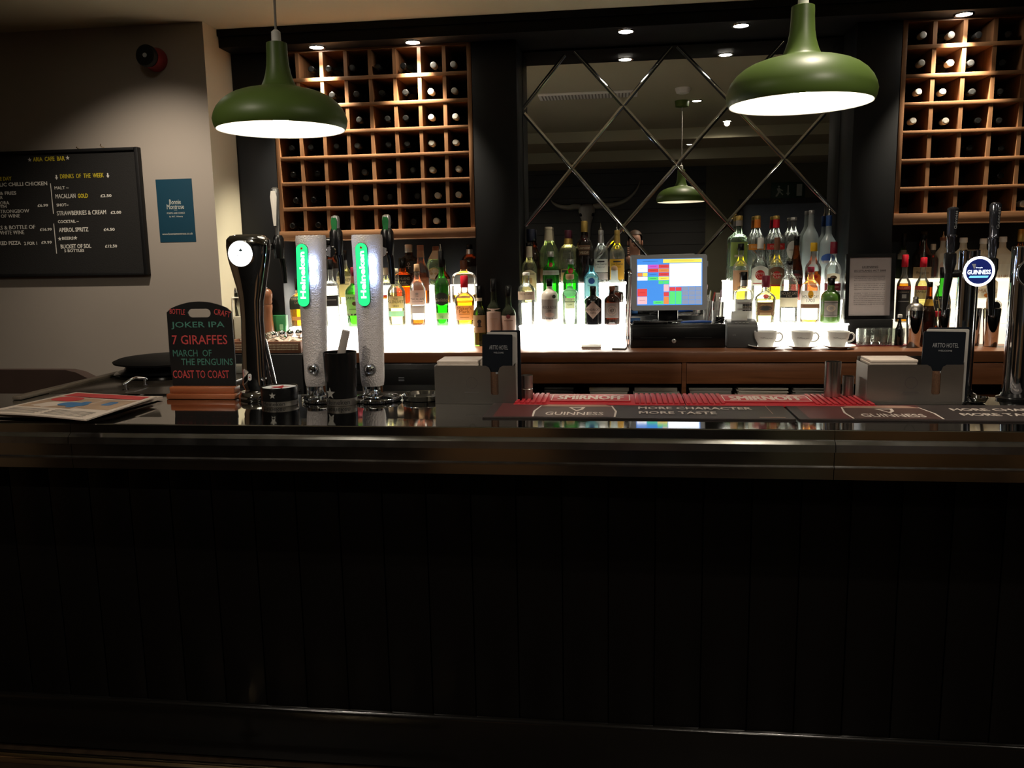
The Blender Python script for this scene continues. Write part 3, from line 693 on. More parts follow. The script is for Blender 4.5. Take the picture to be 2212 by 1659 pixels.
b = BM(); box(b, -wb / 2, wb / 2, -.035, .035, 0, zb_ * .45, bev=.003); box(b, -wb / 2 + .006, wb / 2 - .006, -.024, .024, zb_ * .45, zb_ + .001, bev=.004); obj('foot', b, wood('reddish_wood', (.26, .07, .025), (.42, .13, .05), 'X', .35), cs)
w2 = (atY(500, 740, Yb).x - atY(358, 740, Yb).x) / 2
out = [(-w2 + .004, zb_ + .001), (w2 - .004, zb_ + .001), (w2, hb * .40)]
for i in range(15):
    t = i / 14; x = w2 - .002 - t * (2 * w2 - .004); out.append((x, hb - .030 * (x / w2) ** 2 * 1.0 - (.006 if abs(x) > w2 * .97 else 0)))
out.append((-w2, hb * .40))
hole = rrect(.080, .0285, .0142, 6, .001, hb - .038)
b = BM(); prism(b, out, .006, FRONT(0, .003, 0), hole=hole); obj('board', b, m_board, cs)
bg, br = m_cg, m_cr
def ct(m_, s, x0, x1, y, h, rot=0):
    p, q = atY(x0, y, Yb), atY(x1, y, Yb); z = (atY((x0 + x1) / 2, y, Yb).z) - c.z
    bm = BM(); text(bm, s, FRONT((p.x + q.x) / 2 - c.x, -.0036, z) @ Matrix.Rotation(radians(rot), 4, 'Z'), q.x - p.x, h * k, bold=.008); obj('lettering', bm, m_, cs, smooth=None)
ct(br, 'BOTTLE', 361, 394, 674, 12, -4); ct(br, 'CRAFT', 457, 493, 677, 13, -12)
ct(bg, 'JOKER IPA', 364, 480, 704, 17); ct(br, '7 GIRAFFES', 366, 486, 735, 21); ct(bg, 'MARCH  OF', 368, 452, 764, 15); ct(bg, 'THE PENGUINS', 386, 498, 783, 15); ct(br, 'COAST TO COAST', 368, 490, 810, 18)

# newspapers
m_news = mat('newsprint', (.62, .52, .44), .8, var=.06, vs=30); m_nred = mat('red_ink', (.50, .05, .05), .7); m_nblue = mat('blue_ink', (.05, .16, .34), .7); m_ngrey = mat('grey_ink', (.16, .14, .12), .7, var=.5, vs=20)
def newspaper(label, quad, z, th, mast, seed):
    A, B_, C_, D_ = [Vector((q.x, q.y, 0)) for q in quad]       # near-left, near-right, far-right, far-left
    o = thing('newspaper', label, 'newspaper', (A.x, A.y, BARZ + z), 0, 'newspapers on the bar')
    def W_(u, v, h=0): p = A * (1 - u) * (1 - v) + B_ * u * (1 - v) + C_ * u * v + D_ * (1 - u) * v - A; return Vector((p.x, p.y, .0006 + th + .004 * sin(u * 3.1) * (1 - v) + h + .002 * sin(5 * u + seed) * v))
    b = BM(); N_ = 10; g = [[b.verts.new(W_(i / N_, j / N_)) for j in range(N_ + 1)] for i in range(N_ + 1)]; lo = [[b.verts.new(W_(i / N_, j / N_) * 1.0 - Vector((0, 0, th))) for j in range(N_ + 1)] for i in range(N_ + 1)]
    for i in range(N_):
        for j in range(N_):
            b.faces.new((g[i][j], g[i + 1][j], g[i + 1][j + 1], g[i][j + 1])); b.faces.new((lo[i][j], lo[i][j + 1], lo[i + 1][j + 1], lo[i + 1][j]))
    for i in range(N_):
        b.faces.new((lo[i][0], lo[i + 1][0], g[i + 1][0], g[i][0])); b.faces.new((lo[i][N_], g[i][N_], g[i + 1][N_], lo[i + 1][N_])); b.faces.new((lo[0][i], g[0][i], g[0][i + 1], lo[0][i + 1])); b.faces.new((lo[N_][i], lo[N_][i + 1], g[N_][i + 1], g[N_][i]))
    obj('pages', b, m_news, o)
    b = BM()
    def patch(u0, u1, v0, v1, mi, off=.0006, rnd=0):
        pts = rrect(u1 - u0, v1 - v0, min(u1 - u0, v1 - v0) * rnd / 2, 4, (u0 + u1) / 2, (v0 + v1) / 2) if rnd else [(u0, v0), (u1, v0), (u1, v1), (u0, v1)]
        b.faces.new([b.verts.new(W_(u, v, off)) for u, v in pts]).material_index = mi
    patch(.05, .95, .80, .96, 0, .0006)
    if mast: text(b, mast, None, .60, .12, 4, .02, warp=lambda x, y: W_(.5 + x, .88 + y, .0012))
    patch(.05, .60, .30, .76, 3); patch(.62, .95, .34, .76, 3); patch(.08, .38, .58, .78, 0, .001, .9); patch(.34, .62, .40, .56, 1, .0012, .9); patch(.5, .58, .34, .62, 1, .0014, .8); patch(.74, .84, .5, .66, 1, .0012, .7)
    for j in range(5): patch(.08, .46, .06 + .04 * j, .075 + .04 * j, 2); patch(.52, .92, .06 + .04 * j, .075 + .04 * j, 2)
    obj('print', b, [m_nred, m_nblue, m_ngrey, mat('photo_ink', (.40, .27, .18), .7, var=.5, vs=9), m_news], o, smooth=None)
    return o
n1 = [atZ(-40, 893, BARZ + .018), atZ(186, 909, BARZ + .018), atZ(339, 859, BARZ + .018), atZ(165, 850, BARZ + .018)]
n2 = [atZ(-40, 904, BARZ), atZ(181, 912, BARZ), atZ(352, 864, BARZ), atZ(160, 858, BARZ)]
newspaper('folded newspaper at the bottom of the pair on the bar', n2, .0032, .010, '', 1.0)
newspaper('newspaper with red and blue front page, topmost on the bar', n1, .0165, .004, 'METRO', 2.0)

# chrome tap with lit white roundel
m_lensw = glow('lit_white_lens', (.93, .97, 1.0), 4.0)
m_satin = mat('satin_metal', (.62, .62, .62), .28, .8)
def tap_handle(parent, x, y, z, h, m, lens=None, lean=0.0):
    M_ = Matrix.Translation((x, y, z)) @ Matrix.Rotation(lean, 4, 'Y')
    b = BM(); lathe(b, [(0, .008), (.012, .011), (.016, .007), (.03, .007), (h * .5, .0105), (h * .88, .0145), (h * .97, .0125), (h, .006)], 20, M=M_); o = obj('tap_handle', b, m, parent)
    if lens:
        b = BM(); pts = [(-.004, h * .28), (.004, h * .28), (.0105, h * .82), (.007, h * .93), (-.007, h * .93), (-.0105, h * .82)]
        prism(b, pts, .003, M_ @ FRONT(0, -.0135, 0)); obj('handle_badge', b, lens, o)
    return o
def faucet(parent, x, y, z, s=1.0, m=None):
    b = BM(); M_ = Matrix.Translation((x, y, z))
    lathe(b, [(-.03 * s, .017 * s), (0, .021 * s), (.04 * s, .020 * s), (.052 * s, .014 * s)], 18, M=M_)
    tube(b, [(x, y, z + .0), (x + .004, y + .02, z - .04 * s), (x + .006, y + .024, z - .12 * s)], [.012 * s, .011 * s, .008 * s], 12, sm=4)
    tube(b, [(x - .02, y, z + .012), (x - .055, y - .004, z + .012)], .013 * s, 14); return obj('faucet', b, m or m_blk, parent)
c = onbar(553, 866, .04); Y = c.y
t1 = thing('beer_tap', 'tall flared chrome beer tap with glowing white roundel beside the chalk sign', 'beer tap', c); k = KR(c)
def rel(px, py): p = atY(px, py, Y); return Vector((p.x - c.x, 0, p.z - c.z))
cs_ = [(862, 541, 582, .018), (830, 525, 575, .019), (795, 524, 572, .019), (745, 523, 570, .019), (690, 522, 566, .020), (650, 519, 566, .021), (620, 512, 571, .023), (590, 503, 575, .024), (560, 494, 579, .025), (535, 490, 581, .025), (518, 490, 579, .023), (510, 497, 570, .020), (507, 510, 556, .015)]
b = BM(); rings = []
for py, x0, x1, dy in cs_:
    p0, p1 = rel(x0, py), rel(x1, py); cx_, hw = (p0.x + p1.x) / 2, (p1.x - p0.x) / 2; ring = []
    for q in range(28):
        a = 2 * pi * q / 28; cc, ss = cos(a), sin(a); e = 2 / 2.8
        ring.append(b.verts.new((cx_ + abs(cc) ** e * (1 if cc > 0 else -1) * hw, abs(ss) ** e * (1 if ss > 0 else -1) * dy, p0.z)))
    rings.append(ring)
for A, Z in zip(rings, rings[1:]):
    for q in range(28): b.faces.new((A[q], A[(q + 1) % 28], Z[(q + 1) % 28], Z[q]))
b.faces.new(rings[0][::-1]); b.faces.new(rings[-1]); ob = obj('body', b, m_chrome, t1, smooth=60)
b = BM()
side = [(rel(x1 + 2, py).x, rel(x1, py).z) for py, x0, x1, dy in cs_[1:11]]
tube(b, [(x, -.004, z) for x, z in side], .0055, 8); obj('edge_strip', b, m_chrome, t1)
pr = rel(528, 548); r = 28 * k
b = BM(); lathe(b, [(0, r * 1.08), (.006, r * 1.08), (.007, r)], 36, M=FRONT(pr.x, -.023, pr.z), cap1=False); obj('roundel_ring', b, m_chrome, t1)
b = BM(); disc(b, FRONT(pr.x, -.0305, pr.z), r, 0, 36)
M_ = FRONT(pr.x + .001, -.0308, pr.z + .011)
b.faces.new([b.verts.new(M_ @ Vector(v)) for v in ((-.007, .001, 0), (-.001, -.004, 0), (.007, -.003, 0), (.004, .003, 0), (.001, .007, 0), (-.002, .002, 0))]).material_index = 1
rect(b, FRONT(pr.x - .004, -.0308, pr.z - .006), -.010, .010, -.001, .001, 2); obj('lit_roundel', b, [m_lensw, mat('lens_ink', (.02, .05, .06), .5), mat('lens_grey', (.6, .62, .7), .5)], t1, smooth=None)
p = rel(594, 540); faucet(t1, p.x, .03, p.z, .9)
p = rel(592, 520); p2 = rel(592, 403); tap_handle(t1, p.x, .03, p.z, p2.z - p.z, mat('satin_handle', (.5, .5, .5), .25, .9), mat('cream_badge', (.75, .70, .64), .3))
b = BM(); lathe(b, [(0, .058), (.004, .060), (.016, .058), (.026, .050), (.030, .03)], 40, M=Matrix.Translation((rel(556, 860).x, 0, 0))); obj('base', b, m_chrome, t1)
b = BM(); p = rel(578, 812); tube(b, [(p.x - .004, .0, p.z + .12), (p.x + .012, .0, p.z + .03), (p.x + .026, .0, .03)], .008, 10, sm=4); obj('drain_pipe', b, m_chrome, t1)
b = BM(); p = rel(545, 813); prism(b, rrect(.011, .022, .005, 4), .002, FRONT(p.x, -.019, p.z)); star(b, FRONT(p.x, -.0212, p.z), .004, 1); obj('small_badge', b, [m_white, m_redp], t1)

# round branded drip dish
m_star = mat('silver_print', (.42, .41, .38), .4); m_ink = mat('black_print', (.01, .01, .01), .5)
def wraptxt(bm, s, r, z, w, h, mi, bold=.01): text(bm, s, None, w, h, mi, bold, warp=lambda x, y: Vector(((r + .0006) * sin(x / r), -(r + .0006) * cos(x / r), z + y)))
c = onbar(592, 879, .05); k = KR(c); r = 41 * k
dd = thing('drip_dish', 'low round black drip dish with a silver star and silver lettered band', 'drip dish', c)
hz0 = hz(592, 838, c.y - .04)
b = BM(); lathe(b, [(.016, r), (hz0 * .9, r * 1.01), (hz0, r * .98), (hz0 * .985, r * .93), (hz0 * .93, r * .92)], 44, cap1=False); star(b, None, .011, 1, warp=lambda x, y: Vector(((r + .0012) * sin(x / r), -(r + .0012) * cos(x / r), hz0 * .62 + y)))
obj('dish', b, [m_blk, m_star], dd)
b = BM(); lathe(b, [(0, r * .985), (.001, r * .995), (.0155, r)], 44, cap0=True); wraptxt(b, 'Heineken', r, .009, .074, .013, 1); obj('silver_band', b, [m_brush, m_ink], dd)
b = BM(); disc(b, Matrix.Translation((0, 0, hz0 * .935)), r * .915, 0, 40); star(b, Matrix.Translation((0, 0, hz0 * .935 + .0006)), r * .6, 1); obj('drip_mat', b, [m_whitem, m_redp], dd, smooth=None)
# tall black cup with foam skimmer
c = onbar(729, 878, .045); k = KR(c); rb, rt_ = 33 * k, 36.5 * k
cu = thing('skimmer_cup', 'tall black cup with a silver star holding a metal foam skimmer', 'cup', c)
H = hz(729, 763, c.y - .04); zb1 = .022
R_ = lambda z: rb + (rt_ - rb) * z / H
b = BM(); lathe(b, [(zb1 + .0005, R_(zb1)), (H, rt_), (H, rt_ * .95), (.03, rb * .93), (.028, .002)], 44, cap0=False, cap1=False)
star(b, None, .019, 1, warp=lambda x, y: Vector(((R_(zb1 + .02 + y) + .0012) * sin((x - .022) / rb), -(R_(zb1 + .02 + y) + .0012) * cos((x - .022) / rb), zb1 + .018 + y))); obj('cup_body', b, [m_blk, m_star], cu)
b = BM(); lathe(b, [(0, rb * .98), (.001, rb), (zb1, R_(zb1))], 44); wraptxt(b, 'Heineken', rb + .001, .012, .082, .015, 1); obj('silver_band', b, [m_brush, m_ink], cu)
p0, p1 = atY(731, 790, c.y + .01), atY(748, 714, c.y + .01)
sk = thing('foam_skimmer', 'plain metal foam skimmer handle leaning out of the black cup', 'foam skimmer', p0); d_ = p1 - p0
b = BM(); tube(b, [(-d_.x * .55, 0, -d_.z * .8), d_ * .5, d_], .0125, 16); obj('handle', b, mat('satin_steel', (.60, .54, .50), .3, .35), sk)

# frosted beer columns
m_ice = mat('frosted_ice', (.72, .67, .67), .35, var=.08, vs=30, bump=.7, bs=230)
m_gled = glow('green_lit_lens', (.02, .80, .22), 1.15); m_gcore = glow('bright_lit_strip', (.62, 1.0, .80), 2.4)
def ice_column(label, px, py_base, x0t, x1t, x0b, x1b, pyt, lens, ball, hx, hy, Yo):
    c = onbar(px, py_base, Yo); Y = c.y; k = KR(c)
    o = thing('frosted_beer_column', label, 'beer tap', c, 0, 'frosted beer columns')
    rel = lambda x, y, dy=0: (lambda p: Vector((p.x - c.x, dy, p.z - c.z)))(atY(x, y, Y + dy))
    pT, pB = rel((x0t + x1t) / 2, pyt), rel((x0b + x1b) / 2, 832); rT, rB = (x1t - x0t) / 2 * k, (x1b - x0b) / 2 * k
    b = BM(); rings = []; n = 40
    for i in range(n + 1):
        t = i / n; z = pB.z + (pT.z - pB.z) * t; r = rB + (rT - rB) * t ** 1.0 - .004 * sin(pi * t) * 0; x = pB.x + (pT.x - pB.x) * t; fl = 1
        if t < .04: fl = .93 + .07 * sqrt(t / .04)
        if t > .985: fl = .96
        ring = []
        for q in range(48):
            a = 2 * pi * q / 48; jit = 1 + .006 * random.uniform(-1, 1)
            ring.append(b.verts.new((x + cos(a) * r * fl * jit, sin(a) * r * fl * jit, z + (.0014 * random.uniform(-1, 1) if t > .97 else 0))))
        rings.append(ring)
    for A, Z in zip(rings, rings[1:]):
        for q in range(48): b.faces.new((A[q], A[(q + 1) % 48], Z[(q + 1) % 48], Z[q]))
    b.faces.new(rings[0][::-1]); b.faces.new(rings[-1])
    for _ in range(160):                                      # beads of water on the frost
        a = random.uniform(-2.6, -.3); t = random.uniform(.2, .98); z = pB.z + (pT.z - pB.z) * t; r = (rB + (rT - rB) * t); x = pB.x + (pT.x - pB.x) * t
        bmesh.ops.create_icosphere(b, subdivisions=1, radius=random.uniform(.0007, .0017), matrix=Matrix.Translation((x + cos(a) * r, sin(a) * r, z)))
    obj('frosted_column', b, m_ice, o, smooth=60)
    lx, ly0, ly1, lw = lens; a, z_ = rel(lx[0], ly0, -rT), rel(lx[1], ly1, -rT); hw = lw / 2 * k; ang = atan2(a.x - z_.x, a.z - z_.z)
    hl = (a.z - z_.z) / 2; M_ = FRONT((a.x + z_.x) / 2, -rT + .006, (a.z + z_.z) / 2) @ Matrix.Rotation(-ang, 4, 'Z')
    b = BM(); prism(b, rrect(hw * 2, hl * 2, hw * .98, 8), .010, M_); prism(b, rrect(hw * 2.12, hl * 2 + hw * .12, hw * 1.04, 8), .008, M_, 1)
    text(b, 'Heineken', M_ @ Matrix.Translation((0, 0, .0106)) @ Matrix.Rotation(radians(90), 4, 'Z'), hl * 1.5, hw * .95, 3, .03); star(b, M_ @ Matrix.Translation((0, hl * .86, .0108)), hw * .34, 4)
    obj('lit_lens', b, [m_gled, mat('dark_lens_rim', (.01, .06, .03), .3), m_silver, glow('lit_letters', (.85, 1, .92), 3.2), m_redp], o)
    for f_ in (.30, .55):                                    # edge LEDs of the lens spill over the frost
        li = bpy.data.lights.new('lens_led', 'POINT'); li.energy = .16; li.color = (.42, .58, 1); li.shadow_soft_size = .012
        lo = bpy.data.objects.new('lens_led', li); COL.objects.link(lo); lo.parent = o; lo.location = (a.x + (z_.x - a.x) * f_ + hw * 1.9, -rT * .80 - .012, a.z + (z_.z - a.z) * f_)
    bp = rel(ball[0], ball[1], -rB); br_ = 14 * k
    b = BM(); lathe(b, [(0, br_), (.004, br_)], 28, M=FRONT(bp.x, bp.y + .003, bp.z)); obj('badge_plate', b, m_silver, o)
    b = BM(); bmesh.ops.create_uvsphere(b, u_segments=24, v_segments=14, radius=br_ * .80, matrix=Matrix.Translation((bp.x, bp.y + .000, bp.z))); obj('chrome_ball', b, m_chrome, o)
    b = BM(); cyl(b, pB.x, 0, .008, pB.z + .002, rB * .88, 36); lathe(b, [(0, rB * 1.02), (.006, rB * 1.02), (.009, rB * .9)], 36, M=Matrix.Translation((pB.x, 0, 0))); obj('chrome_foot', b, m_chrome, o)
    q = rel(hx, 530, .05); faucet(o, q.x, .05, q.z, 1.05)
    b = BM(); tube(b, [(pT.x, .0, q.z - .02), (q.x, .05, q.z - .015)], .011, 12); lathe(b, [(0, .0165), (.005, .0185), (.01, .0165)], 20, M=Matrix.Translation((q.x - .012, .03, q.z - .02)) @ Matrix.Rotation(radians(90), 4, 'X')); obj('collar', b, m_chrome, o)
    q0, q1 = rel(hx - 1, 541, .05), rel(hx - 1, hy, .05); tap_handle(o, q.x, .05, q0.z - .002, q1.z - q0.z, m_satin, mat('green_badge', (.01, .11, .03), .3))
    return o
ice_column('frosted white beer column with green lit lens, behind the black cup', 684, 862, 638, 704, 659, 708, 509, ((652, 657), 527, 662, 25), (677, 798), 727, 464, .03)
ice_column('frosted white beer column with green lit lens, standing clear beside the skimmer cup', 801, 862, 759, 826, 780, 831, 508, ((780, 788), 525, 661, 25), (799, 798), 837, 462, .03)
# ring trays round the columns and the glass dish
def ring_tray(label, px, py, hwpx, txt):
    c = onbar(px, py, .06); k = KR(c); r = hwpx * k
    o = thing('drip_tray', label, 'drip tray', c, 0, 'round chrome drip trays')
    b = BM(); lathe(b, [(0, r * .95), (.002, r), (.010, r * 1.0), (.013, r * .97), (.010, r * .93), (.004, r * .90), (.004, r * .62), (0, r * .62)], 48, cap0=False, cap1=False)
    obj('tray', b, m_chrome, o)
    if txt: b = BM(); wraptxt(b, txt, r, .0062, r * 1.3, .008, 0); obj('lettering', b, m_ink, o, smooth=None)
ring_tray('chrome ring tray around the foot of the beer column behind the cup', 690, 872, 52, 'Heineken')
ring_tray('chrome ring tray around the foot of the clear-standing beer column', 806, 872, 52, 'Heineken')
c = onbar(902, 870, .07); k = KR(c); r = 45 * k; hz1 = hz(902, 834, c.y + r * .6)
gd = thing('glass_dish', 'clear shallow glass dish between the beer columns and the napkin caddy', 'dish', c)
b = BM(); lathe(b, [(0, r * .9), (.001, r * .96), (.016, r), (.0175, r * .985), (.0165, r * .95), (.006, r * .88), (.005, .001)], 48, cap1=False); obj('bowl', b, mat('dark_glazed_dish', (.30, .29, .26), .06, .85), gd)

# steel napkin caddies
m_nap = mat('paper_napkin', (.68, .58, .50), .9, var=.05, vs=50, bump=.2, bs=40); m_menu = mat('menu_card', (.005, .007, .011), .45, var=.15, spec=.2); m_menut = mat('silver_type', (.34, .35, .36), .45)
m_food = mat('food_photo', (.11, .055, .03), .45, var=.98, vs=230)
def caddy(label, x0, x1, pyb, pyt, slot, depth, menu, labs):
    xc = (x0 + x1) / 2; c = onbar(xc, pyb); Y = c.y; k = KR(c); hw = (atY(x1, pyb, Y).x - atY(x0, pyb, Y).x) / 2; H = hz(xc, pyt, Y)
    o = thing('napkin_caddy', label, 'napkin caddy', (c.x, Y, c.z), 0, 'steel napkin caddies')
    sx0, sx1 = atY(slot[0], pyt, Y).x - c.x, atY(slot[1], pyt, Y).x - c.x; zs = hz(xc, slot[2], Y); sm = (sx0 + sx1) / 2; fl = (sx1 - sx0) * .75
    out = [(-hw, 0), (hw, 0), (hw, H), (sx1 + fl * .8, H), (sx1 + fl * .25, H - .006), (sx1, H - .018), (sx1, zs + .004), (sx1 - .004, zs), (sx0 + .004, zs), (sx0, zs + .004), (sx0, H - .018), (sx0 - fl * .25, H - .006), (sx0 - fl * .8, H), (-hw + .006, H), (-hw, H - .006)]
    b = BM(); prism(b, out, .0012, FRONT(0, .0012, 0)); rect(b, FRONT(-.01, -.0006, H * .30), -.022, .022, -.002, .002, 1)
    disc(b, FRONT(-.01, -.0006, H * .55), .018, 1, 28, .0165); obj('front_plate', b, [m_brush, mat('etched_mark', (.22, .20, .19), .45, .9)], o)
    b = BM(); box(b, -hw, hw, .0012, depth, 0, .0012); box(b, -hw, -hw + .0012, .0012, depth, .0012, H); box(b, hw - .0012, hw, .0012, depth, .0012, H * 1.06); box(b, -hw + .0012, hw - .0012, depth - .0012, depth, .0012, H * 1.1)
    mx = sx0 - .035
    box(b, mx, mx + .001, .0012, depth - .0012, .0012, H * .9); obj('tray', b, m_brush, o)
    na = thing('napkin_stack', labs[0], 'napkins', (c.x, Y, c.z + .002)); b = BM()
    n = 16
    for i in range(n):
        z = .003 + (H * 1.0 + .012 - .003) * i / n; j = random.uniform(-.003, .003)
        box(b, -hw + .008 + j * .5, mx - .004 + j * .4, .006 + abs(j), depth - .01 + j, z, z + (H * 1.0 + .009) / n * .93, bev=.001)
    obj('napkins', b, m_nap, na)
    x0m, x1m, ytm, x0w = menu; a, d = atY(x0m, pyt, Y).x - c.x, atY(x1m, pyt, Y).x - c.x; Hm = hz((x0m + x1m) / 2, ytm, Y + .012); w = d - a
    for i, (lab, yy, dx, dh, cov) in enumerate(((labs[1], .006, 0, 0, 1), (labs[2], .018, .014, .006, 0), (labs[3], .030, .024, .010, 0))):
        me = thing('menu_booklet', lab, 'menu', (c.x, Y + yy, c.z + .002)); b = BM()
        M_ = FRONT((a + d) / 2 + dx, .004, (Hm + dh) / 2) @ Matrix.Rotation(radians(-1.2 + i * .8), 4, 'Z')
        prism(b, rrect(w, Hm + dh - .004, .004, 3), .004, M_)
        obj('cover', b, m_menu if i != 1 else mat('pale_menu', (.45, .43, .40), .5), me)
        if cov:
            b = BM(); M2 = M_ @ Matrix.Translation((0, 0, .0046)); text(b, 'ARTTO HOTEL', M2 @ Matrix.Translation((.004, Hm * .305, 0)), w * .62, .013, 0); wl = BM(); text(wl, 'WELCOME', M2 @ Matrix.Translation((.004, Hm * .23, 0)), w * .33, .005, 0); obj('lettering', wl, m_menut, me, smooth=None)
            ul = BM(); rect(ul, M2, -w * .05, w * .47, -Hm * .05 - .006, -Hm * .05, 0); obj('rule_line', ul, m_menut, me, smooth=None); obj('lettering', b, m_menut, me, smooth=None)
            b = BM(); rect(b, M_ @ Matrix.Translation((0, 0, .0044)), sm - .016 - (a + d) / 2, sm + .020 - (a + d) / 2, -Hm * .47, -Hm * .05, 0); obj('photograph', b, m_food, me, smooth=None)
    return o
caddy('steel napkin caddy with menus between the glass dish and the twin jigger', 940, 1114, 873, 790, (1059, 1076, 853), .14, (1041, 1106, 722, 0),
      ('stack of paper napkins in the caddy beside the glass dish', 'dark hotel menu at the front of the caddy beside the glass dish', 'pale menu card just behind the front menu in the caddy beside the glass dish', 'black menu rearmost in the caddy beside the glass dish'))
caddy('steel napkin caddy with menus beside the steel cylinders and the stout tap', 1870, 2077, 874, 788, (2015, 2034, 852), .12, (1992, 2083, 716, 0),
      ('stack of paper napkins in the caddy beside the steel cylinders', 'dark hotel menu at the front of the caddy beside the stout tap', 'pale menu card just behind the front menu in the caddy beside the stout tap', 'black menu rearmost in the caddy beside the stout tap'))
# twin jigger and steel cylinders
c = onbar(1138, 868, .012); k = KR(c); jg = thing('jigger', 'brushed steel double jigger standing at the left end of the red mat', 'jigger', c); hj = hz(1138, 810, c.y)
b = BM(); lathe(b, [(0, .018), (hj * .47, .0185), (hj * .50, .0165), (hj * .53, .0185), (hj * .995, .0188), (hj, .0178), (hj * .56, .016)], 28, cap1=False); obj('cups', b, m_brush, jg)
m_clear = glass('clear_plastic', (.82, .82, .80), .06, .55, 1.0, .17)
for px, x0, x1, yt, yb, lab in ((1800, 1782, 1819, 781, 866, 'tall plain steel cylinder on the red mat'), (1834, 1821, 1847, 812, 864, 'short plain steel cylinder beside the tall one on the red mat')):
    c = onbar(px, yb, .02); c.z = BARZ + .0115; k = KR(c); r = (x1 - x0) / 2 * k; H = hz(px, yt, c.y) - .011
    o = thing('steel_cylinder', lab, 'cylinder', c, 0); b = BM(); lathe(b, [(0, r), (H, r), (H, r * .92), (.003, r * .92), (.003, .001)], 36, cap1=False); obj('wall', b, mat('spun_steel', (.46, .43, .40), .22, 1.0, var=.15, vs=60, stretch=(30, 30, .5)), o)

# red rubber bar mats and stout runners
m_matw = mat('pale_rubber_print', (.72, .60, .54), .6)
def rubber(label, x0, x1):
    y0, y1 = atZ(1300, 874, BARZ + .006).y, 2.700; w = x1 - x0
    o = thing('bar_mat', label, 'bar mat', ((x0 + x1) / 2, (y0 + y1) / 2, BARZ + .0005), 0, 'red rubber bar mats'); d = y1 - y0
    b = BM(); box(b, -w / 2, w / 2, -d / 2, d / 2, 0, .006, bev=.002); n = int(w / .0165)
    for i in range(n):
        x = -w / 2 + w * (i + .5) / n
        if abs(x + w * .05) > w * .245: box(b, x - .0052, x + .0052, -d / 2 + .010, d / 2 - .008, .006, .0105, bev=.001)
    obj('mat', b, m_red, o)
    b = BM(); box(b, -w * .29, w * .19, -d * .30, d * .30, .0062, .0105, bev=.001); obj('logo_block', b, m_red, o)
    b = BM(); M_ = Matrix.Translation((-w * .05, 0, .0109)); fx, fy, th = w * .235, d * .27, .003
    for a in ((-fx, fx, -fy, -fy + th * 1.4), (-fx, fx, fy - th * 1.4, fy), (-fx, -fx + th, -fy, fy), (fx - th, fx, -fy, fy)): rect(b, M_, *a)
    text(b, 'SMIRNOFF', M_, fx * 1.66, fy * 1.35, 0, .05); obj('lettering', b, m_matw, o, smooth=None)
rubber('red ribbed rubber bar mat, its left end behind the twin jigger', atZ(1118, 864, BARZ).x, atZ(1475, 864, BARZ).x - .001)
rubber('red ribbed rubber bar mat carrying the steel cylinders', atZ(1475, 864, BARZ).x + .001, atZ(1866, 864, BARZ).x)
m_run = mat('dark_runner', (.022, .014, .013), .55, var=.2, vs=40); m_runred = mat('wine_red_print', (.075, .014, .014), .5, var=.3, vs=8); m_runw = mat('pale_runner_print', (.62, .54, .48), .55); m_runb = mat('tan_runner_print', (.34, .20, .15), .55); m_run2 = mat('stout_print', (.06, .028, .022), .5, var=.3, vs=10)
def runner(label, xl):
    y0, y1 = atZ(1300, 906, BARZ).y, atZ(1300, 874.5, BARZ).y; w = atZ(1717, 905, BARZ).x - atZ(1040, 905, BARZ).x; d = y1 - y0
    o = thing('bar_runner', label, 'bar runner', (xl + w / 2, (y0 + y1) / 2, BARZ + .0005), 0, 'dark printed bar runners')
    b = BM(); prism(b, rrect(w - .002, d, .006, 3), .004); obj('mat', b, m_run, o)
    b = BM(); T_ = lambda x, z=.0044: Matrix.Translation((x, 0, z))
    rect(b, T_(0), -w / 2 + .03, -w * .07, -d / 2 + .010, d / 2 - .006, 0)
    gx = -w * .20
    g = [(gx - .115, -d * .46), (gx + .115, -d * .46), (gx + .118, -d * .1), (gx + .105, d * .28), (gx + .08, d * .42), (gx - .08, d * .42), (gx - .105, d * .28), (gx - .118, -d * .1)]
    b.faces.new([b.verts.new((x, y, .0048)) for x, y in g]).material_index = 1
    b.faces.new([b.verts.new((x, y, .0050)) for x, y in ((gx - .108, d * .24), (gx + .108, d * .24), (gx + .082, d * .40), (gx - .082, d * .40))]).material_index = 3
    for s in (-1, 1): b.faces.new([b.verts.new((gx + s * x, y, .0052)) for x, y in ((.112, -d * .46), (.117, -d * .46), (.121, -d * .1), (.107, d * .29), (.103, d * .29), (.115, -d * .1))]).material_index = 2
    b.faces.new([b.verts.new((gx + x, y, .0052)) for x, y in ((-.022, d * .18), (.028, d * .20), (.022, d * .02), (.004, -d * .10))]).material_index = 2
    b.faces.new([b.verts.new((gx + x, y, .0054)) for x, y in ((-.012, d * .14), (.018, d * .15), (.014, d * .04), (.004, -d * .04))]).material_index = 1
    text(b, 'GUINNESS', T_(gx, .0052) @ Matrix.Translation((0, -d * .25, 0)), .166, d * .20, 2, .01)
    text(b, 'MORE CHARACTER', T_(w * .20, .0048) @ Matrix.Translation((0, d * .16, 0)), w * .375, d * .16, 2, .02); text(b, 'MORE TASTE', T_(w * .20 - w * .062, .0048) @ Matrix.Translation((0, -d * .16, 0)), w * .25, d * .16, 2, .02)
    rect(b, T_(w * .44, .0048), 0, .002, -d * .2, d * .45, 3); rect(b, T_(w * .43, .0048), -w * .04, w * .04, -d * .43, -d * .40, 3)
    obj('print', b, [m_runred, m_run2, m_runw, m_runb], o, smooth=None); return w
xl0 = atZ(1040, 905, BARZ).x; wr = runner('dark stout bar runner in front of the whole red mat', xl0); runner('dark stout bar runner in front of the steel cylinders and right-hand caddy', xl0 + wr + .006)

